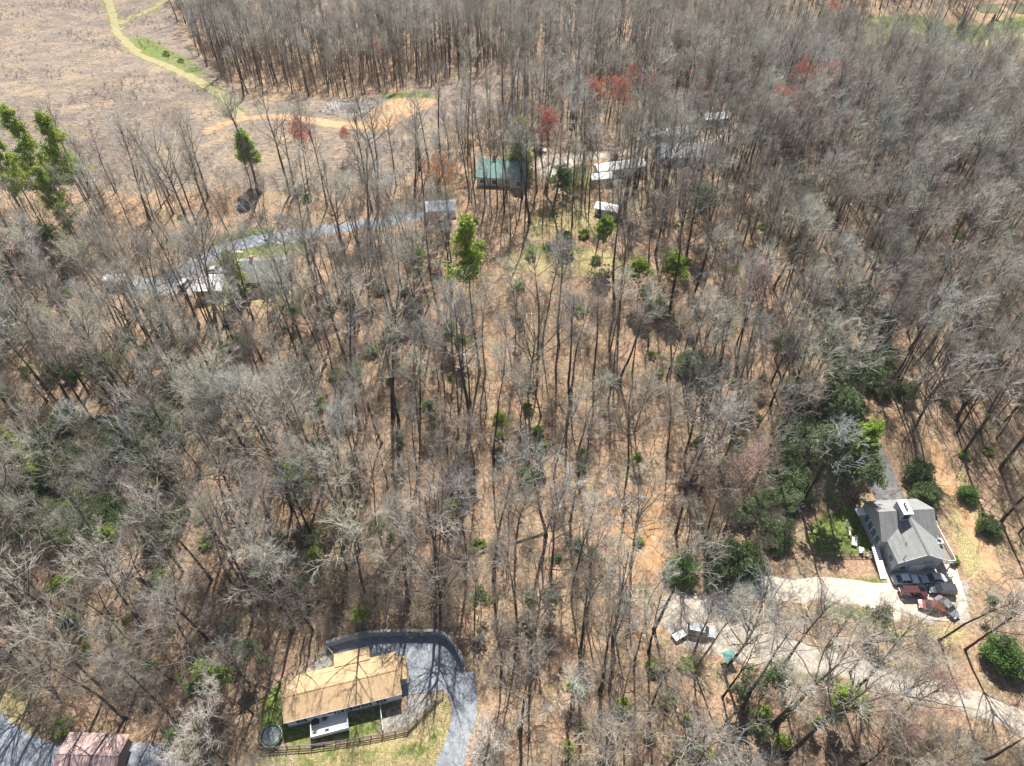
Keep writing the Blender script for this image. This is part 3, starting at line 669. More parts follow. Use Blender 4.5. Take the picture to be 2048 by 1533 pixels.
for q in [(1190, 360, 1225, 345), (1195, 345, 1300, 315), (1300, 290, 1470, 225), (1325, 320, 1395, 285), (1195, 430, 1235, 405)]:
    a = P(q[0], q[1]); b = P(q[2], q[3]); clear_lines.append((np.array([a[:2], b[:2]]), 2.4))
def allowed(x, y, margin=0.0):
    ok = np.ones(len(x), bool)
    for p in HOUSE_KEEP: ok &= sdf(p, x, y) < -.5 - margin
    for c, wd in clear_lines: ok &= polydist(c, x, y) > wd + margin * .5
    return ok
def density(x, y):
    d = np.ones(len(x))
    for p in ZONES_CLEAR: d = np.where(sdf(p, x, y) > 0, 0, d)
    def m(px, f):
        nonlocal d; d = np.where(sdf(PL(px), x, y) > 0, d * f, d)
    m([(380, 20), (740, 0), (900, 0), (900, 200), (440, 200)], 1.0)
    m([(1300, 200), (2060, 130), (2060, 480), (1500, 430)], 1.6)
    m([(-100, 600), (500, 560), (640, 900), (560, 1180), (-100, 1150)], 1.3)
    m([(1450, 450), (2060, 450), (2060, 850), (1600, 900)], 1.35)
    m([(1150, 345), (1300, 300), (1480, 245), (1560, 330), (1450, 420), (1180, 450)], 1.7); m([(960, 340), (1080, 350), (1080, 420), (940, 420)], 1.6); m([(200, 585), (640, 560), (660, 660), (200, 680)], 1.5)
    m([(1640, 60), (2060, 60), (2060, 135), (1700, 130)], .08); m([(1480, 62), (1700, 62), (1700, 125), (1480, 125)], .5); m([(1660, 130), (2060, 130), (2060, 200), (1740, 190)], .3)
    m([(980, 495), (1290, 498), (1300, 600), (980, 600)], .3)
    m([(1540, 780), (1780, 740), (1790, 960), (1600, 1060), (1480, 1080), (1520, 900)], .5); m([(20, 860), (330, 830), (340, 1080), (120, 1100)], .6)
    m([(150, 330), (620, 345), (700, 420), (600, 470), (300, 480), (150, 440)], .8)
    m([(950, 560), (1250, 500), (1330, 900), (1330, 1150), (950, 1100)], .62)
    m([(1100, 400), (1250, 340), (1450, 300), (1450, 460), (1250, 500), (1060, 510)], .95)
    m([(900, 430), (1300, 470), (1300, 560), (900, 560)], .45)
    m([(1220, 930), (1330, 950), (1340, 1180), (1230, 1180)], .2)
    m([(560, 1180), (900, 1180), (940, 1260), (540, 1290)], .7)
    m([(1560, 1150), (2060, 1100), (2060, 1420), (1560, 1350)], .28)
    m([(950, 1350), (2060, 1400), (2060, 1600), (950, 1600)], .6)
    m([(1850, 880), (2060, 860), (2060, 1100), (1960, 1110)], .85)
    m([(-100, 300), (180, 300), (180, 470), (-100, 470)], .25)
    return d

def jitter(cell, seed, xr=(-300, 310), yr=(14, 470)):
    g = np.random.default_rng(seed); X, Y = np.meshgrid(np.arange(*xr, cell), np.arange(*yr, cell)); x = X.ravel() + g.random(X.size) * cell; y = Y.ravel() + g.random(X.size) * cell
    keep = np.abs(x) < 30 + y * .80 + 25; x, y = x[keep], y[keep]; return x, y, g

# --- landmark bare trees seen clearly in the photograph (foot reading, kind, scale)
LAND = [
 (1056, 782, 'fork0', 1.05, 'tall bare tree forking into a wide vase crown in the open middle of the woods'),
 (1262, 1128, 'fork1', 1.0, 'big bare oak with a spreading crown beside the bright leaf path'),
 (988, 1160, 'hw7', .95, 'straight dark bole at the right end of the fallen log, in mid slope'),
 (930, 1135, 'hw2', .95, 'straight dark bole at the left end of the fallen log, in mid slope'),
 (1700, 1345, 'fork2', .8, 'leaning bare tree with dark limbs rising over the pale gravel driveway bend'),
 (1555, 1345, 'hw4', .85, 'dark bare tree standing just below the gravel turnaround'),
 (1790, 1410, 'star0', 1.0, 'broad brush-headed bare tree on the upper side of the gravel driveway'),
 (1930, 1300, 'fork1', .85, 'large bare tree with thick limbs right of the parked cars'),
 (2010, 1575, 'fork0', .95, 'thick crooked bare tree at the lower right corner of the woods'),
 (420, 1560, 'star1', .8, 'pale bare tree with a wide radiating crown left of the trampoline'),
 (330, 1420, 'star0', .8, 'pale round-crowned bare tree just above the rusty metal roof'),
 (500, 1370, 'star1', .8, 'pale bare tree with spreading limbs above the fenced yard'),
 (1225, 1500, 'fork2', .9, 'bare tree with whitish limbs below the gravel turnaround'),
 (960, 1570, 'star0', .9, 'pale bare tree leaning over the right edge of the asphalt driveway'),
 (1650, 1300, 'star1', .75, 'low silver-grey bare tree between the two arms of the driveway'),
]
taken = []
for px, py, key, s, lab in LAND:
    q = P(px, py); taken.append(q[:2]); plant('bare_tree', key, q, lab, 'tree', s=s)

# --- evergreens, budding and flowering trees: (crown reading, kind, scale, name, crown height share, label)
SP = [
 (40, 275, 'pine0', 1.1, 'pine_tree', 'tall leaning-looking pine with a dense crown at the clearcut edge, second from the left'),
 (112, 275, 'pine1', 1.05, 'pine_tree', 'thin-crowned tall pine at the clearcut edge, right of the dense one'),
 (-2, 300, 'pine0', .95, 'pine_tree', 'pine cut by the left edge of the photo beside the clearcut'),
 (95, 375, 'pine0', .8, 'pine_tree', 'shorter bushy pine standing in front of the clearcut pines'),
 (2, 880, 'pine0', .65, 'pine_tree', 'bright green pine at the left edge halfway down the woods'),
 (490, 288, 'limepine', 1.3, 'pine_tree', 'small yellow-green pine just below the dirt track bend'),
 (948, 510, 'pinetuft', 1.15, 'pine_tree', 'very tall pine with a tufted crown in the centre of the woods'),
 (1040, 298, 'column', 1.9, 'conifer', 'dense dark green conifer beside the teal-roofed house'),
 (466, 550, 'column', 1.5, 'conifer', 'columnar green conifer beside the large grey roof'),
 (1690, 138, 'cone2', 1.35, 'spruce_tree', 'blue-green conical spruce among red maples on the far right'),
 (1855, 64, 'cone', .75, 'conifer', 'round dark conifer on the far meadow'),
 (1925, 48, 'cone', .7, 'conifer', 'dark conifer on the green meadow strip near the pond'),
 (1985, 42, 'cone', .6, 'conifer', 'small conifer at the right end of the far meadow'),
 (1555, 132, 'cone2', .95, 'conifer', 'narrow dark conifer, left of two slim ones before the far woods'),
 (1592, 122, 'cone2', .75, 'conifer', 'narrow dark conifer, right of two slim ones before the far woods'),
 (2002, 300, 'limepine', 1.6, 'pine_tree', 'yellow-green pine near the right edge in dense grey woods'),
 (640, 60, 'smallpine', .9, 'pine_tree', 'small dark pine in the opening behind the far woodlot'),
 (830, 52, 'cone2', .9, 'conifer', 'dark conifer in the far woodlot at the top'),
 (725, 15, 'cone2', 1.1, 'conifer', 'dark conifer at the very top edge of the far woods'),
 (760, 28, 'cone2', 1.0, 'conifer', 'dark conifer standing just right of the topmost one'),
 (600, 968, 'limetree', .9, 'leafing_tree', 'loose bright green tree left of centre in the lower woods'),
 (830, 520, 'limetree', .8, 'leafing_tree', 'small light green tree left of the very tall tufted pine'),
 (1283, 545, 'limetree', .75, 'leafing_tree', 'light green tree at the right end of the grassy knoll'),
 (1352, 540, 'limetree', .9, 'leafing_tree', 'pale green tree right of the grassy knoll, the wider of two'),
 (1210, 462, 'limetree', .8, 'leafing_tree', 'slim pale green tree behind the grassy knoll'),
 (1128, 375, 'sagetree', .9, 'leafing_tree', 'grey-green leafing tree by the small white sheds'),
 (1405, 412, 'sagetree', 1.0, 'leafing_tree', 'grey-green bushy tree in woods right of the white homes'),
 (1738, 948, 'sagetree', .75, 'leafing_tree', 'grey-green tree leaning over the asphalt drive right behind the grey house'),
 (1722, 880, 'limetree', 1.0, 'leafing_tree', 'olive green tree at the upper end of the asphalt drive behind the grey house'),
 (1600, 395, 'sagetree', .9, 'leafing_tree', 'faint green leafing tree in the upper right woods'),
 (210, 735, 'limetree', .9, 'leafing_tree', 'yellow-green leafing tree in the left woods'),
 (1668, 905, 'sagetree', 1.1, 'leafing_tree', 'wide grey-green tree above the lawn of the grey house'),
 (1715, 745, 'sagetree', 1.1, 'leafing_tree', 'grey-green tree at the bend of the hidden drive'),
 (1655, 700, 'sagetree', .9, 'leafing_tree', 'pale grey-green tree upslope of the hidden drive'),
 (1690, 830, 'sagetree', .9, 'leafing_tree', 'grey-green tree beside the asphalt drive behind the grey house'),
 (415, 1345, 'limepine', 1.0, 'pine_tree', 'bright green small pine left of the tan-roofed house'),
 (1545, 1365, 'sagetree', .7, 'leafing_tree', 'green leafing tree under the gravel driveway bend'),
 (1700, 1400, 'limetree', .75, 'leafing_tree', 'lime green leafing tree below the gravel driveway'),
 (1600, 165, 'red0', 1.1, 'maple_tree', 'brightest red-budded maple left of the blue-green spruce'),
 (1645, 178, 'red1', 1.0, 'maple_tree', 'red-budded maple directly below the spruce'),
 (1715, 158, 'red0', .7, 'maple_tree', 'small red maple right of the spruce'),
 (1545, 232, 'red1', 1.0, 'maple_tree', 'wide red maple in the row below the spruce'),
 (1600, 222, 'red0', .8, 'maple_tree', 'red maple at the right end of the row below the spruce'),
 (1690, 246, 'red0', .6, 'maple_tree', 'small red maple alone in dense grey woods'),
 (1240, 205, 'red1', .9, 'maple_tree', 'slender red maple above the white homes'),
 (1180, 185, 'red0', .8, 'maple_tree', 'red maple at the brushy strip above the homes'),
 (1270, 160, 'red0', .7, 'maple_tree', 'small red maple near the right end of the brushy strip'),
 (1310, 178, 'orange', .9, 'maple_tree', 'orange-budded maple near the upper middle'),
 (1408, 195, 'orange', .9, 'maple_tree', 'orange-tinted tree above the white mobile homes'),
 (1100, 275, 'red1', .95, 'maple_tree', 'coral red maple behind the dark conifer'),
 (605, 275, 'red0', .75, 'maple_tree', 'red maple standing alone below the dirt track'),
 (690, 275, 'red1', .4, 'maple_tree', 'tiny rust-red maple right of the lone red one'),
 (870, 352, 'orange', .9, 'maple_tree', 'rust-orange maple at the lower edge of the clearcut'),
 (755, 102, 'red0', .65, 'maple_tree', 'red maple in front of the far woodlot'),
 (1668, 22, 'red0', .8, 'maple_tree', 'red maple at the top edge left of the meadow'),
 (1705, 36, 'red1', .6, 'maple_tree', 'small red maple near the left end of the meadow'),
 (1680, 95, 'pink', .9, 'maple_tree', 'dusky pink tree in the woods above the spruce'),
 (1810, 92, 'red1', .7, 'maple_tree', 'faded red maple below the far meadow'),
 (2015, 102, 'orange', .6, 'maple_tree', 'orange tree below the pond at the right'),
 (1505, 590, 'pink', 1.1, 'maple_tree', 'large pinkish budded tree right of the knoll'),
 (1490, 960, 'pink', 1.15, 'maple_tree', 'large rose-red budded tree in the lower right woods'),
 (1770, 590, 'pink', .8, 'maple_tree', 'faint pink tree in the right woods'),
 (1870, 1215, 'pink', .38, 'maple_tree', 'small red-twigged tree standing among the parked cars'),
 (1860, 1385, 'pink', .85, 'maple_tree', 'red-budded tree rising over the gravel driveway'),
 (1790, 1480, 'pink', .85, 'maple_tree', 'rosy budded tree in the bottom right woods'),
 (330, 1215, 'pink', .6, 'maple_tree', 'dull pink tree in the lower left woods'),
 (870, 455, 'red1', .5, 'maple_tree', 'small crimson tree near the upper driveway'),
]
for px, py, key, s, nm, lab in SP:
    Hh = max(v.co.z for v in MESH[key][0][1].vertices) * s; share = .80 if 'pine' in key else (.5 if key in ('cone', 'cone2', 'column') else .7)
    q = P(px, py, Hh * share); taken.append(q[:2])
    plant(nm, key, q, lab, 'tree', s=s)
SH = [
 (1390, 730, 'biglaurel1', 1.15, 'evergreen_shrub', 'large round dark evergreen thicket standing alone right of centre'),
 (1372, 1130, 'greenshrub', 1.45, 'evergreen_shrub', 'glossy green shrub at the head of the gravel turnaround'),
 (1340, 1150, 'greenshrub', .8, 'evergreen_shrub', 'small green shrub left of the glossy one by the turnaround'),
 (1495, 1125, 'laurel1', 1.6, 'evergreen_shrub', 'big dark laurel between the turnaround and the lawn'),
 (1440, 1150, 'laurel0', 1.1, 'evergreen_shrub', 'dark laurel between the glossy shrub and the big laurel'),
 (1838, 945, 'laurel1', 1.25, 'evergreen_shrub', 'dark shrub mass beside the asphalt drive, upper of two'),
 (1855, 990, 'laurel0', 1.1, 'evergreen_shrub', 'dark shrub touching the right rear corner of the grey roof'),
 (1942, 990, 'greenshrub', 1.0, 'evergreen_shrub', 'green rounded shrub beside the leaf-strewn path'),
 (1978, 1050, 'laurel0', .9, 'evergreen_shrub', 'dark shrub right of the path, near the right edge'),
 (1912, 1118, 'limeshrub', .8, 'evergreen_shrub', 'small round yellow-green shrub off the right deck corner'),
 (2010, 1295, 'greenshrub', 1.6, 'evergreen_shrub', 'broad green holly at the right edge above the driveway'),
 (2030, 1330, 'laurel0', 1.1, 'evergreen_shrub', 'dark shrub below the broad holly at the right edge'),
 (755, 1042, 'limeshrub', 1.0, 'evergreen_shrub', 'bright yellow-green bush alone in the lower woods'),
 (285, 693, 'limeshrub', 1.1, 'evergreen_shrub', 'small bright green bush in the left woods'),
 (1050, 955, 'greenshrub', .95, 'evergreen_shrub', 'soft green bush below the centre of the photo'),
 (612, 1178, 'laurel1', 1.2, 'evergreen_shrub', 'dark green shrub above the tan-roofed house'),
 (520, 1180, 'laurel0', .9, 'evergreen_shrub', 'dark shrub left of the larger one above the tan-roofed house'),
 (475, 690, 'laurel0', 1.2, 'evergreen_shrub', 'dark tangled thicket left of centre'),
 (75, 475, 'laurel1', 1.9, 'evergreen_shrub', 'big dark thicket at the foot of the left pines'),
 (1580, 680, 'laurel0', 1.2, 'evergreen_shrub', 'olive thicket in the right woods'),
 (1135, 498, 'limeshrub', 1.2, 'evergreen_shrub', 'lime bush at the right end of the grass strip on the knoll'),
 (1060, 502, 'limeshrub', 1.0, 'evergreen_shrub', 'lime bush at the left end of the grass strip on the knoll'),
 (1310, 1330, 'limeshrub', 1.2, 'evergreen_shrub', 'lime bush left of the parked utility vehicle'),
 (612, 395, 'greenshrub', .7, 'evergreen_shrub', 'small green shrub at the lower clearcut edge'),
 (1330, 238, 'limeshrub', 2.0, 'evergreen_shrub', 'lime green bush behind the farthest white homes'),
 (330, 103, 'limeshrub', 1.3, 'evergreen_shrub', 'green bush beside the grassy track, nearer the fork'),
 (360, 118, 'limeshrub', 1.1, 'evergreen_shrub', 'green bush beside the grassy track, farther from the fork'),
]
for px, py, key, s, nm, lab in SH:
    q = P(px, py, 1.6 * s); taken.append(q[:2]); plant(nm, key, q, lab, 'shrub', s=s)
# dark laurel thickets in patches
pat = [((210, 960), 28, 11), ((120, 900), 14, 8), ((280, 870), 10, 6), ((90, 1020), 10, 7), ((250, 1050), 8, 5), ((1650, 880), 12, 7), ((1600, 960), 10, 6), ((1740, 790), 9, 6), ((1560, 1040), 8, 6), ((560, 1130), 6, 5), ((400, 800), 6, 5), ((1700, 640), 6, 8), ((150, 770), 5, 7)]
for (cx, cy), n, rr in pat:
    c = P(cx, cy)
    for k in range(n):
        a = rnd.random() * 6.28; d = rr * math.sqrt(rnd.random()) * 1.15; x, y = c[0] + math.cos(a) * d * 1.2, c[1] + math.sin(a) * d
        if not allowed(np.array([x]), np.array([y]))[0]: continue
        plant('laurel_shrub', 'laurel%d' % (k % 2), (x, y, float(hgt(x, y))), 'dark green laurel growing in a thicket under the bare trees', 'shrub', 'laurels in thickets under the bare trees', s=.6 + .7 * rnd.random())
bands = [([(1560, 800), (1700, 760), (1770, 830), (1730, 960), (1640, 1040), (1480, 1060), (1540, 920)], 4.6, .6), ([(1640, 620), (1720, 600), (1770, 760), (1700, 790)], 5.5, .5), ([(20, 860), (330, 830), (340, 1080), (120, 1100), (20, 1000)], 5.6, .6), ([(1230, 580), (1320, 560), (1330, 680), (1260, 690)], 7, .35), ([(1430, 1090), (1560, 1080), (1560, 1160), (1420, 1170)], 4.5, .5)]
for pg, sp2, pr in bands:
    pp = PL(pg)
    for yy_ in np.arange(pp[:, 1].min(), pp[:, 1].max(), sp2):
        for xx_ in np.arange(pp[:, 0].min(), pp[:, 0].max(), sp2):
            x_, y_ = xx_ + rnd.uniform(-2, 2), yy_ + rnd.uniform(-2, 2)
            if rnd.random() > pr or sdf(pp, np.array([x_]), np.array([y_]))[0] < 0 or not allowed(np.array([x_]), np.array([y_]))[0]: continue
            plant('laurel_shrub', rnd.choice(['biglaurel0', 'biglaurel1', 'biglaurel0', 'laurel0']), (x_, y_, float(hgt(x_, y_))), 'dark green laurel growing in a thicket under the bare trees', 'shrub', 'laurels in thickets under the bare trees', s=.7 + .7 * rnd.random())
gl = np.random.default_rng(33); k = 0
while k < 190:
    px_ = gl.uniform(-20, 2060); py_ = 420 + 1100 * gl.random(); q = P(px_, py_)
    if not allowed(q[:1], q[1:2])[0] or density(q[:1], q[1:2])[0] == 0: continue
    k += 1; small = gl.random() < .5
    plant('leafing_sapling', ('limeshrub' if small else ('limetree' if gl.random() < .4 else 'sagetree')), q, 'small understory sapling flushed with pale spring green among bare trunks', 'sapling', 'spring green saplings in the understory', s=(.5 + .7 * gl.random()) if small else .28 + .25 * gl.random())
taken = np.array(taken)

# --- the woods
x, y, g = jitter(5.3, 3)
ok = allowed(x, y) & (g.random(len(x)) < density(x, y) * .78)
for q in taken: ok &= np.hypot(x - q[0], y - q[1]) > 1.6
x, y = x[ok], y[ok]; x2, y2, g2 = jitter(5.0, 77); ok2 = allowed(x2, y2) & (g2.random(len(x2)) < np.clip(density(x2, y2) * .82 - 1, 0, 1) * 1.3)
x3, y3, g3 = jitter(6.0, 91, xr=(-520, 520), yr=(14, 700)); ok3 = ((y3 > 470) | (np.abs(x3) > 303)) & (g3.random(len(x3)) < .85); x3, y3 = x3[ok3], y3[ok3]; k3 = allowed(x3, y3) & (density(x3, y3) > .25); x3, y3 = x3[k3], y3[k3]
x, y = np.r_[x, x2[ok2], x3], np.r_[y, y2[ok2], y3]; z = hgt(x, y); ux, uy, uz = project(x, y, z + 10)
infr = (ux > -40) & (ux < 2088) & (uy > -60) & (uy < 1640)
order = np.argsort(np.where(infr, uz, 1e6)); near = order[:300 - 15 + 0]; rest = order[285:]
print('trees', len(x), 'in frame', infr.sum())
for i in near:
    plant('bare_tree', HW[g.integers(0, len(HW))] if g.random() > .12 else 'fork%d' % g.integers(0, 3), (x[i], y[i], z[i]), 'leafless grey tree in the crowded lower woods', 'tree', 'leafless trees of the lower woods', s=.6 + .55 * g.random(), lean=(g.normal() * .035, g.normal() * .035))

def scatter(name, label, cat_, pts, rots, scl, srcs):
    me = bpy.data.meshes.new(name); me.vertices.add(len(pts)); me.vertices.foreach_set('co', pts.astype(np.float32).ravel())
    a = me.attributes.new('rot', 'FLOAT_VECTOR', 'POINT'); a.data.foreach_set('vector', rots.astype(np.float32).ravel())
    a = me.attributes.new('scl', 'FLOAT', 'POINT'); a.data.foreach_set('value', scl.astype(np.float32).ravel())
    a = me.attributes.new('pick', 'INT', 'POINT'); a.data.foreach_set('value', rng.integers(0, len(srcs), len(pts)).astype(np.int32))
    o = bpy.data.objects.new(name, me); COL.objects.link(o); tag(o, label, cat_, kind='stuff')
    ng = bpy.data.node_groups.new(name, 'GeometryNodeTree'); ng.interface.new_socket('Geometry', in_out='INPUT', socket_type='NodeSocketGeometry')
    ng.interface.new_socket('Geometry', in_out='OUTPUT', socket_type='NodeSocketGeometry'); N = ng.nodes; L = ng.links
    gi = N.new('NodeGroupInput'); gout = N.new('NodeGroupOutput'); jn = N.new('GeometryNodeJoinGeometry')
    for grp in srcs:
        j1 = N.new('GeometryNodeJoinGeometry')
        for ob in grp:
            oi = N.new('GeometryNodeObjectInfo'); oi.transform_space = 'ORIGINAL'; oi.inputs['Object'].default_value = ob; oi.inputs['As Instance'].default_value = False
            L.new(oi.outputs['Geometry'], j1.inputs[0])
        gti = N.new('GeometryNodeGeometryToInstance'); L.new(j1.outputs[0], gti.inputs[0]); L.new(gti.outputs[0], jn.inputs[0])
    ip = N.new('GeometryNodeInstanceOnPoints'); L.new(gi.outputs[0], ip.inputs['Points']); L.new(jn.outputs[0], ip.inputs['Instance']); ip.inputs['Pick Instance'].default_value = True
    def attr(nm, ty):
        t = N.new('GeometryNodeInputNamedAttribute'); t.data_type = ty; t.inputs['Name'].default_value = nm; return t.outputs['Attribute']
    L.new(attr('pick', 'INT'), ip.inputs['Instance Index']); L.new(attr('scl', 'FLOAT'), ip.inputs['Scale'])
    er = N.new('FunctionNodeEulerToRotation'); L.new(attr('rot', 'FLOAT_VECTOR'), er.inputs[0]); L.new(er.outputs[0], ip.inputs['Rotation'])
    L.new(ip.outputs[0], gout.inputs[0]); md = o.modifiers.new('scatter', 'NODES'); md.node_group = ng; return o

def srcs_of(keys):
    out = []
    for k in keys:
        mes = [m for _, m in MESH[k]]; grp = []
        for me in mes:
            for o in bpy.data.objects:
                if o.type == 'MESH' and o.data is me: grp.append(o); break
        if grp: out.append(grp)
    return out
n = len(rest)
rot = np.column_stack([g.normal(size=n) * .035, g.normal(size=n) * .035, g.random(n) * 6.28])
scatter('distant_woods', 'mass of leafless grey trees filling the slopes beyond the lower woods', 'woods', np.column_stack([x[rest], y[rest], z[rest]]), rot, .55 + .5 * g.random(n), srcs_of(HW))

# saplings and brush under the trees
def source_hidden(name, V, F, m, pxy):   # a real plant standing in view whose mesh the scatter repeats
    q = P(*pxy); return link(name, V, F, m, loc=q)
sps = []
for i, pxy in enumerate([(1130, 860), (830, 700), (1180, 1010)]):
    o = source_hidden('sapling', *sapling(200 + i, 9 + i), 'twig2', pxy); tag(o, ['thin bare sapling in the open middle of the woods', 'thin bare sapling among dark boles left of centre', 'thin bare sapling left of the bright leaf path'][i], 'sapling'); sps.append([o])
bss = []
for i, pxy in enumerate([(700, 1265), (1100, 610), (1200, 740)]):
    o = source_hidden('bush', *brush(210 + i, 2.6 + .6 * i), 'brushtwig', pxy); tag(o, ['leafless brown bush just above the curved retaining wall', 'leafless bush on the old roadbed below the knoll', 'leafless bush at the lower end of the old roadbed'][i], 'bush'); bss.append([o])
x, y, g = jitter(3.3, 5, yr=(18, 330)); ok = allowed(x, y) & (g.random(len(x)) < np.clip(density(x, y), .2, 1) * .8 * (density(x, y) > 0)); x, y = x[ok], y[ok]; n = len(x)
scatter('sapling_undergrowth', 'thin leafless saplings crowding between the larger trees', 'undergrowth', np.column_stack([x, y, hgt(x, y)]), np.column_stack([g.normal(size=n) * .08, g.normal(size=n) * .08, g.random(n) * 6.28]), .5 + .8 * g.random(n), sps)
x, y, g = jitter(2.7, 6, yr=(18, 300)); dn = np.clip(density(x, y), 0, 1) * .20
for line, wd in [([(990, 600), (1060, 606), (1130, 612), (1230, 628)], 2.5), ([(1150, 668), (1200, 710), (1240, 762), (1290, 790)], 2.5), ([(560, 1250), (640, 1240), (700, 1232), (800, 1228), (900, 1236)], 3.5), ([(560, 1200), (700, 1210), (840, 1215)], 6), ([(900, 1100), (1100, 1110)], 2), ([(1420, 1190), (1600, 1140), (1760, 1140)], 3), ([(1600, 1250), (1700, 1290), (1800, 1310)], 6), ([(1560, 1400), (1800, 1440), (2000, 1500)], 6), ([(60, 1380), (200, 1300), (400, 1280)], 9), ([(0, 1050), (100, 1150), (200, 1200)], 9), ([(1450, 1050), (1600, 1000), (1700, 900)], 7), ([(1800, 480), (1850, 620), (1950, 650)], 7)]:
    dn = np.maximum(dn, .95 * (polydist(PL(line), x, y) < wd))
ok = allowed(x, y, -.5) & (g.random(len(x)) < dn); x, y = x[ok], y[ok]; n = len(x)
scatter('brush_undergrowth', 'leafless brown brush covering parts of the forest floor', 'undergrowth', np.column_stack([x, y, hgt(x, y)]), np.column_stack([g.normal(size=n) * .1, g.normal(size=n) * .1, g.random(n) * 6.28]), .5 + .9 * g.random(n) + .7 * (sdf(PL([(520, 1150), (960, 1150), (960, 1225), (520, 1225)]), x, y) > 0), bss)

# logging slash over the clearcut, and the pile beside the track
def stick(seed, L=3.0, r=.07):
    g2 = np.random.default_rng(seed); p = np.array([[-L / 2, 0, .1]]); a = chains(p, np.array([[1., 0, 0.02]]), np.array([L]), np.array([r]), np.array([r * .4]), 4, .06, 0, g2)
    d2, dd, t2, ix = children(a[4], 6, g2, .3, np.radians(40), .05); b = chains(d2, dd, np.full(6, L * .25), np.full(6, .025), np.full(6, .01), 2, .15, 0, g2)
    return cat([prisms(*a[:4], 5), prisms(*b[:4], 3)])
stk = []
for i, (L_, r_) in enumerate([(3.2, .09), (2.0, .06), (5.0, .12), (7.5, .16)]):
    pxy = [(640, 300), (560, 262), (300, 200), (180, 120)][i]
    o = link('fallen_branch', *stick(220 + i, L_, r_), 'palewood', loc=P(*pxy)); tag(o, ['bleached branch on the cutover slope below the track', 'short bleached branch between the track and the cutover edge', 'long bleached branch on the hillside left of the track', 'longest grey trunk lying high on the cutover hillside'][i], 'branch'); stk.append([o])
dks = []
for i, (L_, r_) in enumerate([(3.0, .07), (2.2, .06), (4.5, .12)]):
    o = link('fallen_branch', *stick(230 + i, L_, r_), 'darkwood' if i else 'bark', loc=P(*[(1010, 880), (1310, 1060), (1120, 1140)][i]))
    tag(o, ['dark fallen branch in the open leaf litter below centre', 'short dark branch on the bright leaf path', 'thick dark broken limb near the right end of the long fallen log'][i], 'branch'); dks.append([o])
x, y, g = jitter(1.6, 8, yr=(150, 470), xr=(-320, 140)); inside = np.zeros(len(x), bool)
for p in ZONES_CLEAR: inside |= sdf(p, x, y) > -3
pt = nmask = (np.sin(x * .11 + np.sin(y * .07) * 2) * np.sin(y * .13 + x * .03) * .5 + .5); ok = inside & (g.random(len(x)) < .15 + .65 * nmask) & (polydist(tr_, x, y) > 3.5) & (polydist(trb_, x, y) > 3.5) & (polydist(trc_, x, y) > 3)
x, y = x[ok], y[ok]; n = len(x)
scatter('logging_slash', 'grey and bleached slash strewn over the cutover hillside', 'slash', np.column_stack([x, y, hgt(x, y)]), np.column_stack([g.normal(size=n) * .05, g.normal(size=n) * .08, g.normal(size=n) * .9]), .22 + .55 * g.random(n) ** 1.6, stk)
c = P(698, 217); n = 240; a = g.random(n) * 6.28; d = np.sqrt(g.random(n)); xx, yy = c[0] + np.cos(a) * d * 11, c[1] + np.sin(a) * d * 7
scatter('log_pile', 'heap of bleached logs and branches beside the orange dirt landing', 'log heap', np.column_stack([xx, yy, hgt(xx, yy) + .9 * (1 - d)]), np.column_stack([g.normal(size=n) * .1, g.normal(size=n) * .15, g.random(n) * 6.28]), .5 + .6 * g.random(n), stk)
x, y, g = jitter(2.2, 9, yr=(150, 470), xr=(-320, 140)); inside = np.zeros(len(x), bool)
for p in ZONES_CLEAR: inside |= sdf(p, x, y) > 0
nm2 = np.sin(x * .09 + 2 * np.sin(y * .05 + 1)) + np.sin(y * .11 + 2 * np.sin(x * .06)); ok = inside & (g.random(len(x)) < np.clip(nm2 * .4, .05, .75)) & (polydist(tr_, x, y) > 4) & (polydist(trb_, x, y) > 4); x, y = x[ok], y[ok]; n = len(x)
scatter('cutover_regrowth', 'low brown regrowth brush dotted over the cutover hillside', 'undergrowth', np.column_stack([x, y, hgt(x, y)]), np.column_stack([0 * x, 0 * x, g.random(n) * 6.28]), .12 + .35 * g.random(n) ** 1.5, bss)

x, y, g = jitter(2.3, 12, yr=(18, 240), xr=(-230, 240)); ok = allowed(x, y, -.6) & (g.random(len(x)) < .5); x, y = x[ok], y[ok]; n = len(x)
scatter('forest_litter', 'dead sticks and broken branches lying all over the leafy forest floor', 'forest litter', np.column_stack([x, y, hgt(x, y)]), np.column_stack([g.normal(size=n) * .1, g.normal(size=n) * .12, g.random(n) * 6.28]), .2 + .55 * g.random(n) ** 2, dks)
# fallen trunks
def log(p0, p1, r, label, m='bark'):
    a = P(*p0); b = P(*p1); d = b - a; L = np.linalg.norm(d); t = thing('fallen_log', a, label, 'log')
    mb = MB(); n = 9; prev = None; V = []
    for i in range(n):
        f0, f1 = i / n, (i + 1) / n
        q0 = a + d * f0; q1 = a + d * f1; q0[2] = hgt(q0[0], q0[1]) + r; q1[2] = hgt(q1[0], q1[1]) + r
        mb.tube(q0 - a, q1 - a, r * (1.1 - .6 * f0), r * (1.1 - .6 * f1), 8)
    mb.build('log_trunk', m, t)
    mb = MB()
    for k in range(7):
        f = .45 + .5 * rnd.random(); q = a + d * f; q[2] = hgt(q[0], q[1]) + r; v = np.array([rnd.gauss(0, 1), rnd.gauss(0, 1), rnd.random() * .8]); mb.tube(q - a, q - a + unit(v) * (1 + rnd.random() * 1.5), .05, .015, 5)
    mb.build('broken_limb', m, t)
log((905, 1122), (1088, 1068), .26, 'long dark fallen trunk lying across the slope between two straight boles')
log((752, 1145), (830, 1060), .16, 'leaning thin dead trunk left of the long fallen log')
log((600, 965), (735, 940), .13, 'thin fallen trunk right of the loose bright green tree')
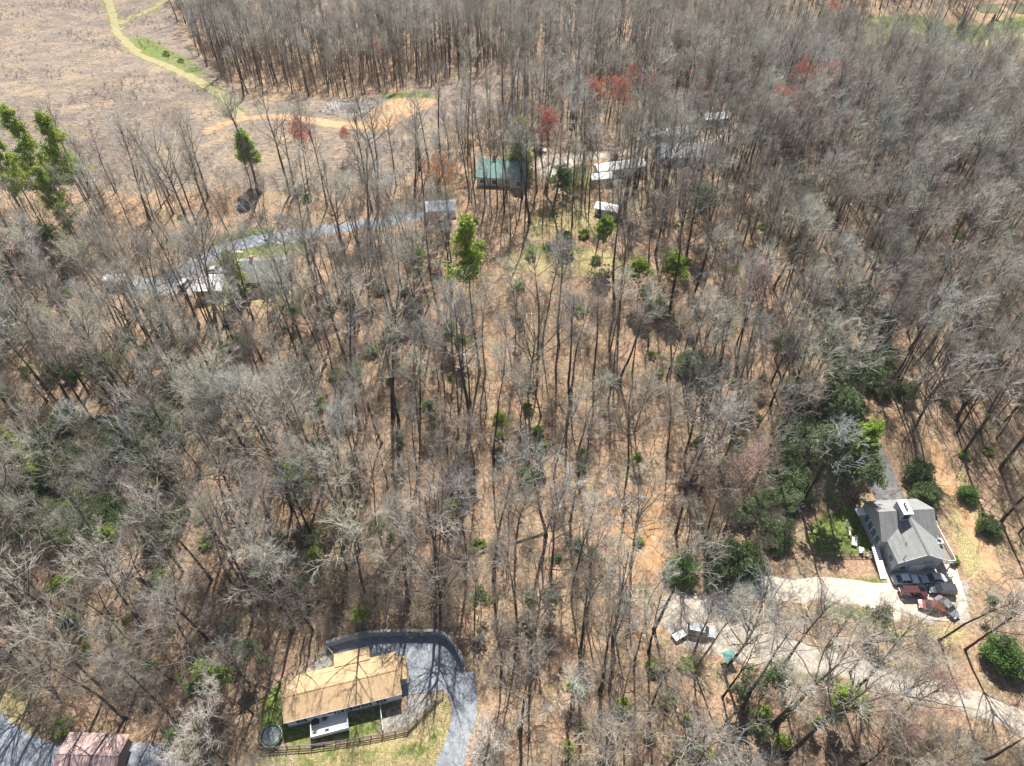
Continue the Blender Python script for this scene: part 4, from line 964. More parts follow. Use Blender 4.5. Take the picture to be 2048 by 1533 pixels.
log((345, 555), (300, 600), .14, 'bleached broken trunk in the woods left of the white vehicle', 'palewood')
log((245, 1145), (330, 1180), .2, 'dark fallen limb in the lower left woods')
log((60, 880), (130, 940), .15, 'fallen trunk near the left edge of the woods')
log((1490, 1470), (1570, 1440), .14, 'thin fallen trunk in the bottom right woods')

# ================================================================== buildings
def gable(mb, x0, x1, y0, y1, ze, zr, t=.16, axis='x'):
    if axis == 'x':
        ym = (y0 + y1) / 2
        mb.slab([(x0, y0, ze), (x1, y0, ze), (x1, ym, zr), (x0, ym, zr)], t); mb.slab([(x0, ym + .002, zr), (x1, ym + .002, zr), (x1, y1, ze), (x0, y1, ze)], t)
    else:
        xm = (x0 + x1) / 2
        mb.slab([(x0, y0, ze), (xm, y0, zr), (xm, y1, zr), (x0, y1, ze)], t); mb.slab([(xm + .002, y0, zr), (x1, y0, ze), (x1, y1, ze), (xm + .002, y1, zr)], t)
    return mb
def walls(mb, x0, x1, y0, y1, ze, zr, axis='x', z0=-.3):
    if axis == 'x':
        ym = (y0 + y1) / 2; e = [(x0, y0), (x1, y0), (x1, y1), (x0, y1)]
        v = [(a, b, z0) for a, b in e] + [(a, b, ze) for a, b in e] + [(x0, ym, zr), (x1, ym, zr)]
        return mb.add(v, [(0, 1, 5, 4), (2, 3, 7, 6), (1, 2, 6, 9, 5), (3, 0, 4, 8, 7), (3, 2, 1, 0)])
    xm = (x0 + x1) / 2; e = [(x0, y0), (x1, y0), (x1, y1), (x0, y1)]
    v = [(a, b, z0) for a, b in e] + [(a, b, ze) for a, b in e] + [(xm, y0, zr), (xm, y1, zr)]
    return mb.add(v, [(0, 1, 5, 8, 4), (2, 3, 7, 9, 6), (1, 2, 6, 5), (3, 0, 4, 7), (3, 2, 1, 0)])
def window(par, cx, y, cz, w_, h_, shutters=False, side='y', glass='glass'):
    """a window in a wall that faces -y (side y) or -x/+x (side x, sign by 'y' argument order)"""
    f = MB(); s = .05
    if side == 'y':
        for a in [(cx - w_ / 2 - s, cx + w_ / 2 + s, cz + h_ / 2, cz + h_ / 2 + s), (cx - w_ / 2 - s, cx + w_ / 2 + s, cz - h_ / 2 - s, cz - h_ / 2), (cx - w_ / 2 - s, cx - w_ / 2, cz - h_ / 2, cz + h_ / 2), (cx + w_ / 2, cx + w_ / 2 + s, cz - h_ / 2, cz + h_ / 2), (cx - w_ / 2, cx + w_ / 2, cz - .02, cz + .02)]:
            f.box(a[0], a[1], y - .06, y - .003, a[2], a[3])
        o = f.build('window', 'white', par); MB().box(cx - w_ / 2, cx + w_ / 2, y - .03, y - .004, cz - h_ / 2, cz + h_ / 2).build('pane', glass, o)
        if shutters:
            for sg in (-1, 1): MB().box(cx + sg * (w_ / 2 + .25) - .17, cx + sg * (w_ / 2 + .25) + .17, y - .05, y - .004, cz - h_ / 2 - .03, cz + h_ / 2 + .03).build('shutter', 'black', o)
    else:
        x_, yy, sg = cx, y, shutters
        for a in [(yy - w_ / 2 - s, yy + w_ / 2 + s, cz + h_ / 2, cz + h_ / 2 + s), (yy - w_ / 2 - s, yy + w_ / 2 + s, cz - h_ / 2 - s, cz - h_ / 2), (yy - w_ / 2 - s, yy - w_ / 2, cz - h_ / 2, cz + h_ / 2), (yy + w_ / 2, yy + w_ / 2 + s, cz - h_ / 2, cz + h_ / 2)]:
            f.box(min(x_, x_ + sg * .06), max(x_, x_ + sg * .06), a[0], a[1], a[2], a[3])
        o = f.build('window', 'white', par); MB().box(min(x_ + sg * .004, x_ + sg * .03), max(x_ + sg * .004, x_ + sg * .03), yy - w_ / 2, yy + w_ / 2, cz - h_ / 2, cz + h_ / 2).build('pane', glass, o)
    return o
def railing(par, pts, z, h=.95, m='white', step=1.3, name='railing', pick=.16):
    mb = MB()
    for a, b in zip(pts[:-1], pts[1:]):
        mb.bar((*a, z + h - .05), (*b, z + h - .05), .10, .05); mb.bar((*a, z + .08), (*b, z + .08), .05, .05)
        L = math.dist(a, b); n = max(2, int(L / pick))
        for i in range(n + 1):
            f = i / n; q = (a[0] + (b[0] - a[0]) * f, a[1] + (b[1] - a[1]) * f); r = .022
            mb.box(q[0] - r, q[0] + r, q[1] - r, q[1] + r, z + .08, z + h - .05)
        for q in (a, b): mb.box(q[0] - .06, q[0] + .06, q[1] - .06, q[1] + .06, z, z + h + .06)
    return mb.build(name, m, par)

# ---- H1 tan-roofed single-storey house
h1 = thing('house', (-26.3, 40.66, 0), 'long low white house with tan shingle roof at the bottom, beside a grey driveway', 'house', R(13.9))
walls(MB(), -8.6, 8.6, -3.2, 3.05, 2.62, 3.6).build('wall', 'siding', h1)
rf = gable(MB(), -8.9, 8.9, -3.4, 3.4, 2.75, 3.85, .15).build('roof', 'tanroof', h1)
MB().box(-8.9, 8.9, -.09, .09, 3.825, 3.885).build('ridge_cap', mat('ridge_shingle', color=(.36, .24, .13), noise=(3, .2)), rf)
MB().box(-8.9, 8.9, -3.44, -3.403, 2.66, 2.74).build('gutter', 'white', h1)
MB().tube((6.6, 2.0, 3.0), (6.6, 2.0, 3.95), .08).box(6.5, 6.7, 1.9, 2.1, 3.95, 4.05).build('chimney_pipe', 'black', rf)
for a in (-4.6, 6.9): MB().tube((a, -2.6, 2.9), (a, -2.6, 3.3), .05).build('vent_pipe', 'black', rf)
ad = MB().box(-.6, 4.5, 3.1, 5.0, -.3, 2.55).build('addition', 'siding', h1)
MB().slab([(-.85, 3.05, 3.02), (4.75, 3.05, 3.02), (4.75, 5.35, 2.66), (-.85, 5.35, 2.66)], .13).build('addition_roof', 'tanroof', ad)
po = MB(); [po.box(x_ - .07, x_ + .07, y_ - .07, y_ + .07, 0, 2.3) for x_, y_ in [(10.0, -.95), (10.0, 2.35)]]; po = po.build('porch_post', 'white', h1)
MB().slab([(8.62, -1.15, 2.72), (10.2, -1.15, 2.4), (10.2, 2.55, 2.4), (8.62, 2.55, 2.72)], .12).build('porch_roof', 'tanroof', po)
MB().box(8.6, 10.1, -1.0, 2.4, .055, .25).build('porch_floor', 'deck', po)
for cx in (-6.5, -.95, .25, 1.55, 3.3, 5.55): window(h1, cx, -3.2, 1.45, .62, 1.0, True)
d = MB().box(-2.6, -1.6, -3.25, -3.203, .8, 2.65).build('door', 'white', h1); MB().box(-2.5, -1.7, -3.28, -3.252, 1.5, 2.4).build('door_pane', 'glass', d); MB().tube((-1.72, -3.34, 1.2), (-1.72, -3.26, 1.2), .04).build('handle', 'steel', d)
MB().box(-8.62, 8.62, -3.23, -3.202, -.05, .45).build('skirting', 'block', h1)
dk = MB().box(-5.2, .25, -5.85, -3.24, .62, .75)
for a in (-5.1, -2.5, .15): dk.box(a - .08, a + .08, -5.8, -5.64, 0, .62)
dk = dk.build('deck', 'deck', h1)
solid = MB().box(-5.25, -5.15, -5.9, -3.9, .75, 1.65).box(-5.15, .2, -5.92, -5.82, .55, 1.65).box(.2, .3, -5.9, -4.6, .75, 1.65).box(-5.3, .35, -5.97, -5.77, 1.65, 1.72)
solid.build('railing', 'white', dk)
for i in range(4): MB().box(.5 + i * .28, .78 + i * .28, -3.9, -3.25, 0, .6 - i * .15).build('step', 'oldwood', dk)
MB().box(1.0, 2.2, -4.3, -4.22, .62, .70).box(1.0, 1.06, -4.3, -4.22, 0, .62).box(2.14, 2.2, -4.3, -4.22, 0, .62).build('handrail', 'oldwood', dk)
def loc1(x_, y_, z_): v = h1.matrix_basis @ Vector((x_, y_, z_)); return (v.x, v.y, v.z)
h1m = Matrix.Translation(h1.location) @ Euler((0, 0, R(13.9))).to_matrix().to_4x4()
L1 = lambda a, b, c: tuple(h1m @ Vector((a, b, c)))
tb = thing('patio_table', L1(-4.5, -3.9, .75), 'round dark table on the white deck of the tan-roofed house', 'table', R(13.9))
MB().tube((0, 0, .68), (0, 0, .72), .62, k=20).build('table_top', 'black', tb)
for k in range(4): MB().tube((.4 * math.cos(k * 1.57), .4 * math.sin(k * 1.57), 0), (.2 * math.cos(k * 1.57), .2 * math.sin(k * 1.57), .68), .025).build('leg', 'steel', tb)
gr = thing('barbecue_grill', L1(-3.1, -3.75, .75), 'black barbecue grill against the house wall on the deck', 'grill', R(13.9))
MB().tube((-.3, 0, .85), (.3, 0, .85), .24, k=14).build('lid', 'black', gr); MB().box(-.35, .35, -.22, .22, .5, .84).build('firebox', 'black', gr); MB().box(.36, .6, -.2, .2, .78, .82).build('side_shelf', 'steel', gr)
for sx in (-.3, .3):
    for sy in (-.18, .18): MB().tube((sx, sy, 0), (sx, sy, .5), .02).build('leg', 'steel', gr)
def chair(loc, rz, label, m='white'):
    t = thing('patio_chair', loc, label, 'chair', rz)
    MB().box(-.25, .25, -.25, .25, .40, .45).build('seat', m, t); MB().box(-.25, .25, .22, .27, .45, .9).build('backrest', m, t)
    for sx in (-.22, .22):
        for sy in (-.22, .22): MB().box(sx - .02, sx + .02, sy - .02, sy + .02, 0, .40).build('leg', m, t)
        MB().box(sx - .03, sx + .03, -.25, .22, .62, .65).build('armrest', m, t)
    return t
chair(L1(-4.7, -5.3, .75), 2.6, 'dark slatted chair at the outer left corner of the deck', 'darkwood')
chair(L1(-2.9, -5.4, .75), 3.3, 'small dark chair by the front rail of the deck', 'black')
# trampoline
tp = thing('trampoline', (-36.2, 34.1, 0), 'round trampoline with safety net inside the fenced yard', 'trampoline')
mb = MB(); N_ = 28
for i in range(N_):
    a, b = 2 * math.pi * i / N_, 2 * math.pi * (i + 1) / N_; mb.tube((1.6 * math.cos(a), 1.6 * math.sin(a), .8), (1.6 * math.cos(b), 1.6 * math.sin(b), .8), .045, k=6)
mb.build('frame_ring', 'steel', tp)
MB().tube((0, 0, .775), (0, 0, .785), 1.3, k=40).build('jump_mat', 'mat', tp)
pad = MB(); vs = [(r_ * math.cos(2 * math.pi * i / 40), r_ * math.sin(2 * math.pi * i / 40), .83) for r_ in (1.3, 1.58) for i in range(40)]
pad.add(vs, [(i, (i + 1) % 40, 40 + (i + 1) % 40, 40 + i) for i in range(40)]).build('edge_pad', 'net', tp)
for i in range(6):
    a = 2 * math.pi * i / 6 + .3; MB().tube((1.66 * math.cos(a), 1.66 * math.sin(a), 0), (1.64 * math.cos(a), 1.64 * math.sin(a), 2.55), .03, k=6).build('pole', 'steel', tp)
nb = MB()
for i in range(72):
    a = 2 * math.pi * i / 72; nb.tube((1.48 * math.cos(a), 1.48 * math.sin(a), .85), (1.57 * math.cos(a), 1.57 * math.sin(a), 2.45), .006, k=3, cap=False)
for k in range(9):
    zz = .9 + k * .19; rr_ = 1.48 + .09 * k / 9
    for i in range(24):
        a, b = 2 * math.pi * i / 24, 2 * math.pi * (i + 1) / 24; nb.tube((rr_ * math.cos(a), rr_ * math.sin(a), zz), (rr_ * math.cos(b), rr_ * math.sin(b), zz), .006, k=3, cap=False)
nb.build('safety_net', 'net', tp)
# retaining wall
wl = PL(WALL_PX) if 0 else np.array([Pz(p[0], p[1], 0)[:2] for p in WALL_PX]); wl = smoothline(wl, 5)
rw = thing('retaining_wall', (*wl[0], 0), 'curved grey block retaining wall behind the driveway of the tan-roofed house', 'wall')
mb = MB(); cp = MB()
for a, b in zip(wl[:-1], wl[1:]):
    a = a - wl[0]; b = b - wl[0]; mb.bar((*a, -.2), (*(b + (b - a) * .04), -.2), .35, 1.85); cp.bar((*a, 1.652), (*(b + (b - a) * .04), 1.652), .48, .12)
mb.build('wall_blocks', 'block', rw); cp.build('capstone', mat('pale_cap', color=(.30, .30, .29), noise=(3, .3)), rw)
# fences
def fence(name, pts, label, m='oldwood', h=1.15, rails=3, step=2.3, mesh=False, z0=None):
    pts = [np.array(p) for p in pts]; t = thing(name, (*pts[0], float(hgt(*pts[0]))), label, 'fence'); o = np.array([*pts[0], float(hgt(*pts[0]))]); rl = MB(); wires = MB()
    for a, b in zip(pts[:-1], pts[1:]):
        L = np.linalg.norm(b - a); n = max(1, round(L / step))
        for i in range(n):
            p0 = a + (b - a) * i / n; p1 = a + (b - a) * (i + 1) / n; q0 = np.array([*p0, hgt(*p0)]) - o; q1 = np.array([*p1, hgt(*p1)]) - o
            MB().box(-.07, .07, -.07, .07, -.3, h + .1).build('post', m, t, loc=q0)
            for k in range(rails):
                zz = h * (k + .8) / (rails) - .05; off = np.array([0, 0, zz + rnd.uniform(-.03, .03)]); rl.bar(q0 + off, q1 + off, .05, .13)
            if mesh:
                for k in range(12): wires.tube(q0 + [0, 0, .1 + k * h / 13], q1 + [0, 0, .1 + k * h / 13], .005, k=3, cap=False)
                for k in range(14): f = k / 14; q = q0 * (1 - f) + q1 * f; wires.tube(q + [0, 0, .05], q + [0, 0, h], .005, k=3, cap=False)
    MB().box(-.07, .07, -.07, .07, -.3, h + .1).build('post', m, t, loc=q1)
    if rails: rl.build('rail', m, t)
    if mesh: wires.build('wire_mesh', 'steel', t)
W1 = lambda l: [Pz(*z1(*p), 0)[:2] for p in l]
fence('rail_fence', W1([(190, 1150), (620, 1128), (920, 1085), (1220, 1035), (1435, 990), (1590, 830), (1735, 690)]), 'weathered three-rail fence along the front of the tan-roofed house yard', 'oldwood', 1.15, 3, 1.9, True)
fence('wire_fence', W1([(185, 1120), (165, 920), (148, 705), (350, 585), (550, 440), (745, 290)]), 'wire and post fence on the left side of the trampoline yard', 'oldwood', 1.2, 1, 2.2, True)
fence('panel_fence', W1([(750, 292), (800, 345)]), 'short pale fence panel joining the retaining wall to the house', 'palewood', 1.3, 4, 1.2)
fence('white_fence', W1([(1200, 770), (1215, 900), (1225, 1000)]), 'white vinyl fence dividing the lawn from the gravel', 'white', 1.2, 5, 1.5)

# ---- H2 grey house with the cross gable
h2 = thing('house', (70.6, 66.6, 0), 'grey-roofed house with cross gable and big white chimney at the right', 'house', R(3.5))
def q2(a, b, z_):      # reading of the close view -> this house's own axes
    p = Pz(*z2(a, b), z_); v = Euler((0, 0, -R(3.5))).to_matrix() @ Vector((p[0] - 70.6, p[1] - 66.6, 0)); return v.x, v.y
ER, RR_ = 3.9, 7.0
mx0, mx1 = -5.3, 4.9; my1 = 7.4; my0 = -1.1
walls(MB(), mx0 + .3, mx1 - .3, my0 + .3, my1 - .3, 3.8, 6.6).build('wall', 'bluesiding', h2)
roof2 = gable(MB(), mx0, mx1, my0, my1, ER, RR_, .18).build('roof', 'greyroof', h2)
gx0, gx1 = -4.3, 4.5
w2 = walls(MB(), gx0 + .35, gx1 - .35, -5.0, my0 + .29, 3.8, 6.1, 'y').build('gable_wing', 'bluesiding', h2)
gable(MB(), gx0, gx1, -5.35, 2.35, 3.95, 6.45, .16, 'y').build('gable_roof', 'greyroof', w2)
MB().box(-.06, .26, -5.35, 2.3, 6.425, 6.49).build('ridge_cap', mat('ridge_dark', color=(.15, .155, .15), noise=(3, .2)), w2)
for sg in (-1, 1):
    xm = (gx0 + gx1) / 2; xe = gx0 if sg < 0 else gx1
    MB().bar((xe, -5.39, 3.77), (xm, -5.39, 6.27), .06, .18).build('bargeboard', 'white', w2)
ch = MB().box(-1.75, -.15, 1.7, 4.5, 4.6, 8.1).build('chimney', 'bluesiding', roof2)
MB().box(-1.85, -.05, 1.6, 4.6, 8.1, 8.22).build('chimney_cap', 'white', ch)
for k in range(3): MB().tube((-.95, 2.5 + k * .55, 8.22), (-.95, 2.5 + k * .55, 8.55), .14, .14, 10).box(-1.12, -.78, 2.34 + k * .55, 2.66 + k * .55, 8.56, 8.6).build('flue', 'black', ch)
MB().box(-1.5, -.4, 1.66, 1.697, 6.6, 7.8).build('chimney_panel', 'black', ch)
for (a, b) in ((915, 430), (1080, 655), (1075, 790)):
    u_ = q2(a, b, 5.2); MB().tube((u_[0], u_[1], 4.3), (u_[0], u_[1], 5.75), .06).build('vent_pipe', 'black', roof2)
for k in range(5): window(w2, .9 + k * .46, -5.0, 3.2, .34, .8)
window(w2, -2.3, -5.0, 1.5, 1.0, 1.1)
gd = MB().box(-1.0, 1.6, -5.05, -5.003, 0, 2.2).build('garage_door', 'white', w2); MB().box(.2, .4, -5.1, -5.053, .8, .86).build('handle', 'black', gd)
for k in range(4): window(h2, mx0 + .3, .2 + k * 1.5, 2.4, 1.15, 1.9, -1, 'x', 'bglass')
window(w2, gx0 + .35, -3.4, 2.2, 1.1, 1.2, -1, 'x', 'bglass')
# left stairs with white rail, right deck
st2 = MB()
for i in range(15): st2.box(-6.2, -4.9, -6.2 + i * .36, -5.9 + i * .36, .12 + i * .11, .17 + i * .11)
st2 = st2.build('stairs', 'white', h2)
MB().bar((-6.25, -6.3, .9), (-6.25, -.9, 2.6), .06, .06).bar((-6.25, -6.3, .45), (-6.25, -.9, 2.1), .05, .05).build('handrail', 'white', st2)
dk2 = MB().box(4.6, 6.5, -5.2, 2.2, 2.35, 2.5)
for yy_ in (-5.1, -2.7, -.3, 2.1): dk2.box(6.35, 6.48, yy_ - .07, yy_ + .07, -.3, 2.35)
dk2 = dk2.build('deck', 'oldwood', h2); railing(dk2, [(4.7, 2.15), (6.45, 2.15), (6.45, -5.15), (5.0, -5.15)], 2.5)
ac = MB().box(4.75, 6.0, -1.7, -.7, 2.5, 3.35).build('air_conditioner', 'white', dk2); MB().tube((5.35, -1.2, 3.352), (5.35, -1.2, 3.39), .4, k=18).build('fan_grille', 'black', ac)
MB().slab([(-6.8, 5.0, 3.0), (-5.4, 5.0, 3.3), (-5.4, 6.6, 3.3), (-6.8, 6.6, 3.0)], .08).build('awning', 'white', h2)
L2 = lambda a, b, c: tuple((Matrix.Translation(h2.location) @ Euler((0, 0, R(3.5))).to_matrix().to_4x4()) @ Vector((a, b, c)))
# patio goods on the left side and front right
def bench(loc, rz, label, m):
    t = thing('bench', loc, label, 'bench', rz)
    MB().box(-.7, .7, -.22, .22, .42, .47).build('seat', m, t); MB().box(-.7, .7, .2, .25, .5, .95).build('backrest', m, t)
    for sx in (-.6, .6): MB().box(sx - .04, sx + .04, -.2, .2, 0, .42).build('leg', m, t)
def tote(loc, rz, label, m, s=(1.1, .7, .6)):
    t = thing('storage_box', loc, label, 'box', rz); MB().box(-s[0] / 2, s[0] / 2, -s[1] / 2, s[1] / 2, 0, s[2]).build('bin', m, t); MB().box(-s[0] / 2 - .05, s[0] / 2 + .05, -s[1] / 2 - .05, s[1] / 2 + .05, s[2], s[2] + .07).build('lid', 'white' if m != 'white' else 'ivory', t)
bench(L2(-8.2, 3.2, 0), 1.3, 'pale garden bench beside the left wall of the grey house', 'ivory')
tote(L2(-8.1, 1.2, 0), 1.2, 'yellow storage box on the patio left of the grey house', 'yellow', (1.6, .8, .5))
tote(L2(-7.6, -.7, 0), 1.3, 'ivory storage box at the lower end of the left patio', 'ivory')
chair(L2(-7.4, 2.1, 0), 1.7, 'white patio chair close to the blue side windows')
chair(L2(-6.8, -1.6, 0), .6, 'white patio chair at the top of the white side stairs')
tote(L2(4.6, -6.4, 0), .5, 'white lidded box in front of the right deck', 'white', (1.3, .8, .6))
bench(L2(3.2, -6.9, 0), .4, 'slatted pale bench near the front right of the grey house', 'ivory')
tote(L2(5.7, -6.6, 0), .2, 'tall white cabinet at the foot of the right deck', 'white', (1.0, .8, 1.3))
q = Pz(*z2(475, 460), .3)
t = thing('satellite_dish', (q[0], q[1], 0), 'small white dish standing on the dark green lawn', 'dish'); MB().tube((0, 0, 0), (0, 0, .5), .04).build('mast', 'steel', t); MB().tube((0, .05, .55), (0, -.1, .68), .12, .42, 18).build('dish', 'white', t)
sp_ = [P(*p)[:2] for p in [(1640, 1113), (1700, 1110), (1766, 1112)]]
fence('rail_fence', sp_, 'grey rail fence along the lower edge of the lawn by the grey house', 'oldwood', 1.3, 3, 2.2)
fence('garden_fence', [P(*p)[:2] for p in [(1712, 1000), (1728, 1045), (1750, 1085), (1768, 1110)]], 'low dark wooden fence between lawn and patio of the grey house', 'darkwood', .7, 2, 1.8)
# ---- H3 rusty shed
c3 = P(197, 1520); h3 = thing('shed', (c3[0], c3[1] + .0, c3[2]), 'shed with a rusty streaked metal roof at the lower left corner', 'shed', R(-2))
MB().box(-4.2, 4.2, -3.2, 2.6, -.5, 2.3).build('wall', 'oldwood', h3)
r3 = MB().slab([(-4.6, -.2, 3.4), (4.6, -.2, 3.4), (4.6, 3.0, 2.5), (-4.6, 3.0, 2.5)], .06).slab([(-4.75, -3.6, 2.4), (4.75, -3.6, 2.4), (4.6, -.21, 3.4), (-4.6, -.21, 3.4)], .06).build('roof', 'rust', h3)
MB().box(-4.62, 4.62, -.32, -.1, 3.39, 3.44).build('ridge_cap', 'rust', r3); MB().box(-1.2, 1.2, -3.25, -3.203, -.3, 1.9).build('door', 'darkwood', h3)
# ---- far buildings
def simple_house(px, py, L, W, he, hr, rz, roofm, wallm, label, name='house', cat_='house', nwin=4, chim=False):
    c = P(px, py, he); t = thing(name, c, label, cat_, R(rz))
    w_ = walls(MB(), -L / 2 + .3, L / 2 - .3, -W / 2 + .3, W / 2 - .3, he - .1, hr - .15, z0=-1.2).build('wall', wallm, t)
    r = gable(MB(), -L / 2, L / 2, -W / 2, W / 2, he, hr, .14).build('roof', roofm, t)
    for k in range(nwin): window(t, -L / 2 + L * (k + .5) / nwin, -W / 2 + .3, he * .58, 1.0, 1.1)
    MB().box(-L / 2 + L * .5 / nwin + 1.0, -L / 2 + L * .5 / nwin + 1.9, -W / 2 + .24, -W / 2 + .297, 0, 2.0).build('door', 'white', t)
    if chim: MB().box(-L * .2, -L * .2 + .8, .2, 1.0, he, hr + .9).build('chimney', 'brick', r)
    return t
simple_house(527, 540, 13, 9.5, 3.2, 6.0, 4, 'greyroof', 'brick', 'house with a large weathered grey roof among trees, upper left', chim=True)
g4 = P(420, 568, 2.6); t = thing('garage', g4, 'low garage with flat off-white roof left of the columnar conifer', 'garage', R(2))
MB().box(-3.0, 3.0, -2.6, 2.6, -1, 2.5).build('wall', 'brick', t); MB().slab([(-3.4, -2.9, 2.75), (3.4, -2.9, 2.75), (3.4, 3.1, 3.0), (-3.4, 3.1, 3.0)], .15).build('roof', 'paleroof', t); MB().box(-1.4, 1.4, -2.65, -2.603, -.2, 2.1).build('garage_door', 'white', t)
simple_house(1005, 340, 13, 9, 3.0, 6.0, -8, 'tealroof', 'siding', 'teal-roofed house behind the dark conifer', chim=True)
simple_house(1240, 330, 14, 4.2, 2.8, 3.5, 14, 'paleroof', 'siding', 'white-roofed mobile home, nearer of the two long ones', 'mobile_home', 'mobile home')
simple_house(1345, 262, 15, 4.4, 2.8, 3.5, 9, 'paleroof', 'siding', 'white-roofed mobile home, long and farther away', 'mobile_home', 'mobile home')
simple_house(1428, 232, 11, 4.4, 2.8, 3.5, 9, 'paleroof', 'siding', 'farthest white-roofed mobile home below an orange tree', 'mobile_home', 'mobile home')
simple_house(1362, 302, 14, 8, 2.8, 5.0, -4, 'blueroof', 'siding', 'house with a blue-grey metal roof amid bare trees')
simple_house(1204, 352, 6.5, 3.2, 2.3, 2.9, 12, 'paleroof', 'siding', 'short white camper-like shed left of the nearer mobile home', 'shed', 'shed', 2)
simple_house(1214, 414, 6.0, 3.4, 2.3, 2.9, -20, 'paleroof', 'siding', 'small white-roofed shed behind the knoll', 'shed', 'shed', 2)
simple_house(880, 412, 8, 5, 2.4, 3.4, 8, 'blueroof', 'siding', 'pale grey-roofed shed near the upper driveway', 'shed', 'shed', 2)

# ================================================================== cars
def car(loc, rz, paintm, label, suv=False, L=4.6, W=1.8, name='parked_car', cat_='car'):
    t = thing(name, loc, label, cat_, rz); hb = .92 if suv else .80; ht = 1.72 if suv else 1.42
    # body: lofted stations along x
    st_ = [(-.5, .55, .62, .80), (-.48, .42, .80, .90), (-.36, .25, hb + .02, 1.0), (-.1, .22, hb + .03, 1.0), (.16, .22, hb, 1.0), (.36, .24, hb - .07, .97), (.47, .36, hb - .18, .86), (.5, .46, .55, .72)]
    V = []; F = []
    for sx, zl, zt, wf in st_:
        x_ = sx * L; w_ = W / 2 * wf; V += [(x_, -w_ * .9, zl), (x_, -w_, (zl + zt) / 2), (x_, -w_ * .9, zt), (x_, 0, zt + .03), (x_, w_ * .9, zt), (x_, w_, (zl + zt) / 2), (x_, w_ * .9, zl)]
    for i in range(len(st_) - 1):
        for j in range(7): F.append((i * 7 + j, i * 7 + (j + 1) % 7, (i + 1) * 7 + (j + 1) % 7, (i + 1) * 7 + j))
    F += [tuple(range(7)), tuple(range(len(V) - 1, len(V) - 8, -1))]
    body = link('body', V, F, paintm, t, smooth=False)
    xa, xb, xc, xd = (-.46, -.40, .10, .27) if suv else (-.36, -.19, .07, .24)
    zb = hb - .02; wb, wt = W / 2 * .90, W / 2 * .72
    cab = [(xa * L, zb, wb), (xb * L, ht, wt), (xc * L, ht, wt), (xd * L, zb, wb)]
    MB().box(xb * L - .06, xc * L + .06, -wt, wt, ht - .03, ht + .03).build('roof_panel', paintm, t)
    def quad4(a, b, off=0): return [(a[0], -a[2] + off, a[1]), (a[0], a[2] - off, a[1]), (b[0], b[2] - off, b[1]), (b[0], -b[2] + off, b[1])]
    MB().slab(quad4(cab[0], cab[1], .06), .03).build('rear_window', 'glass', t); MB().slab(quad4(cab[3], cab[2], .06), .03).build('windshield', 'glass', t)
    for sg in (-1, 1):
        pts = [(c[0], sg * c[2], c[1] - .01) for c in cab]; MB().add(pts + [(p[0], p[1] - sg * .04, p[2]) for p in pts], [(0, 1, 2, 3), (7, 6, 5, 4), (0, 4, 5, 1), (1, 5, 6, 2), (2, 6, 7, 3), (3, 7, 4, 0)]).build('side_window', 'glass', t)
        pl = MB()
        for f in (0.0, .5, 1.0):
            bx = cab[0][0] * (1 - f) + cab[3][0] * f; tx = cab[1][0] * (1 - f) + cab[2][0] * f; pl.tube((bx, sg * (wb + .005), zb), (tx, sg * (wt + .005), ht), .035, k=5)
        pl.build('pillar', paintm, t)
        for sx in (-.31, .31):
            wh = MB().tube((sx * L, sg * (W / 2 - .2), .32), (sx * L, sg * (W / 2 + .01), .32), .32, k=20).build('wheel', 'tyre', t); MB().tube((sx * L, sg * (W / 2 + .012), .32), (sx * L, sg * (W / 2 + .03), .32), .2, .17, 12).build('rim', 'rim', wh)
        MB().box(.468 * L, .495 * L, sg * W * .34 - .16, sg * W * .34 + .16, .55, .68).build('headlight', 'lamp', t); MB().box(-.5 * L - .01, -.478 * L, sg * W * .33 - .14, sg * W * .33 + .14, .62, .75).build('taillight', 'tail', t)
        MB().box(xd * L - .22, xd * L - .08, sg * (W / 2 - .02) - .08, sg * (W / 2 - .02) + .08 + .0, zb + .02, zb + .16).build('mirror', paintm, t)
    return t
def C(a, b): q = Pz(*z2(a, b), .6); return (q[0], q[1], .06)
car(C(1075, 1020), R(2), 'paint_white', 'clean white sedan parked beneath the front gable of the grey house', L=4.7)
car(C(1362, 1008), R(183), 'paint_silver', 'silver sedan parked right of the white one', L=4.4)
car(C(1155, 1150), R(0), 'paint_maroon', 'maroon van with a pale reflective roof parked below the white sedan', True, 4.9)
car(C(1450, 1125), R(176), 'paint_dark', 'dark wagon parked behind bare red twigs, below the silver sedan', True, 4.7)
car(C(1340, 1290), R(168), 'paint_red', 'bright red car partly hidden by twigs in the lowest row', L=4.2)
car(C(1500, 1300), R(-60), 'paint_grey', 'dull grey car angled at the lower right corner of the parking area', L=4.3)
q = P(1400, 1266); car((q[0], q[1], q[2] + .06), R(-12), 'paint_silver', 'grey-white pickup-like car on the gravel turnaround', True, 4.8)
q = P(430, 545); car((q[0], q[1], q[2] + .07), R(8), 'paint_white', 'white car parked behind the flat-roofed garage', L=4.6)
q = P(372, 572); car((q[0], q[1], q[2] + .07), R(75), 'paint_white', 'white car left of the flat-roofed garage', True, 4.6)
q = P(1078, 303); car((q[0], q[1], q[2] + .1), R(-20), 'paint_white', 'small white car by the coral red maple', L=4.4)
# white camper left
q = P(238, 572); t = thing('camper_trailer', (q[0], q[1], q[2]), 'white camper trailer in woods at the left end of the upper drive', 'camper', R(6))
MB().box(-2.8, 2.8, -1.15, 1.15, .5, 2.7).build('body', 'white', t); MB().box(-2.6, 2.6, -1.0, 1.0, 2.7, 2.82).build('roof', 'paleroof', t); window(t, -1, -1.15, 1.8, .9, .6); window(t, 1.2, -1.15, 1.8, .9, .6)
for sx in (-.4, .5): MB().tube((sx, -1.18, .35), (sx, -.95, .35), .33, k=16).build('wheel', 'tyre', t)
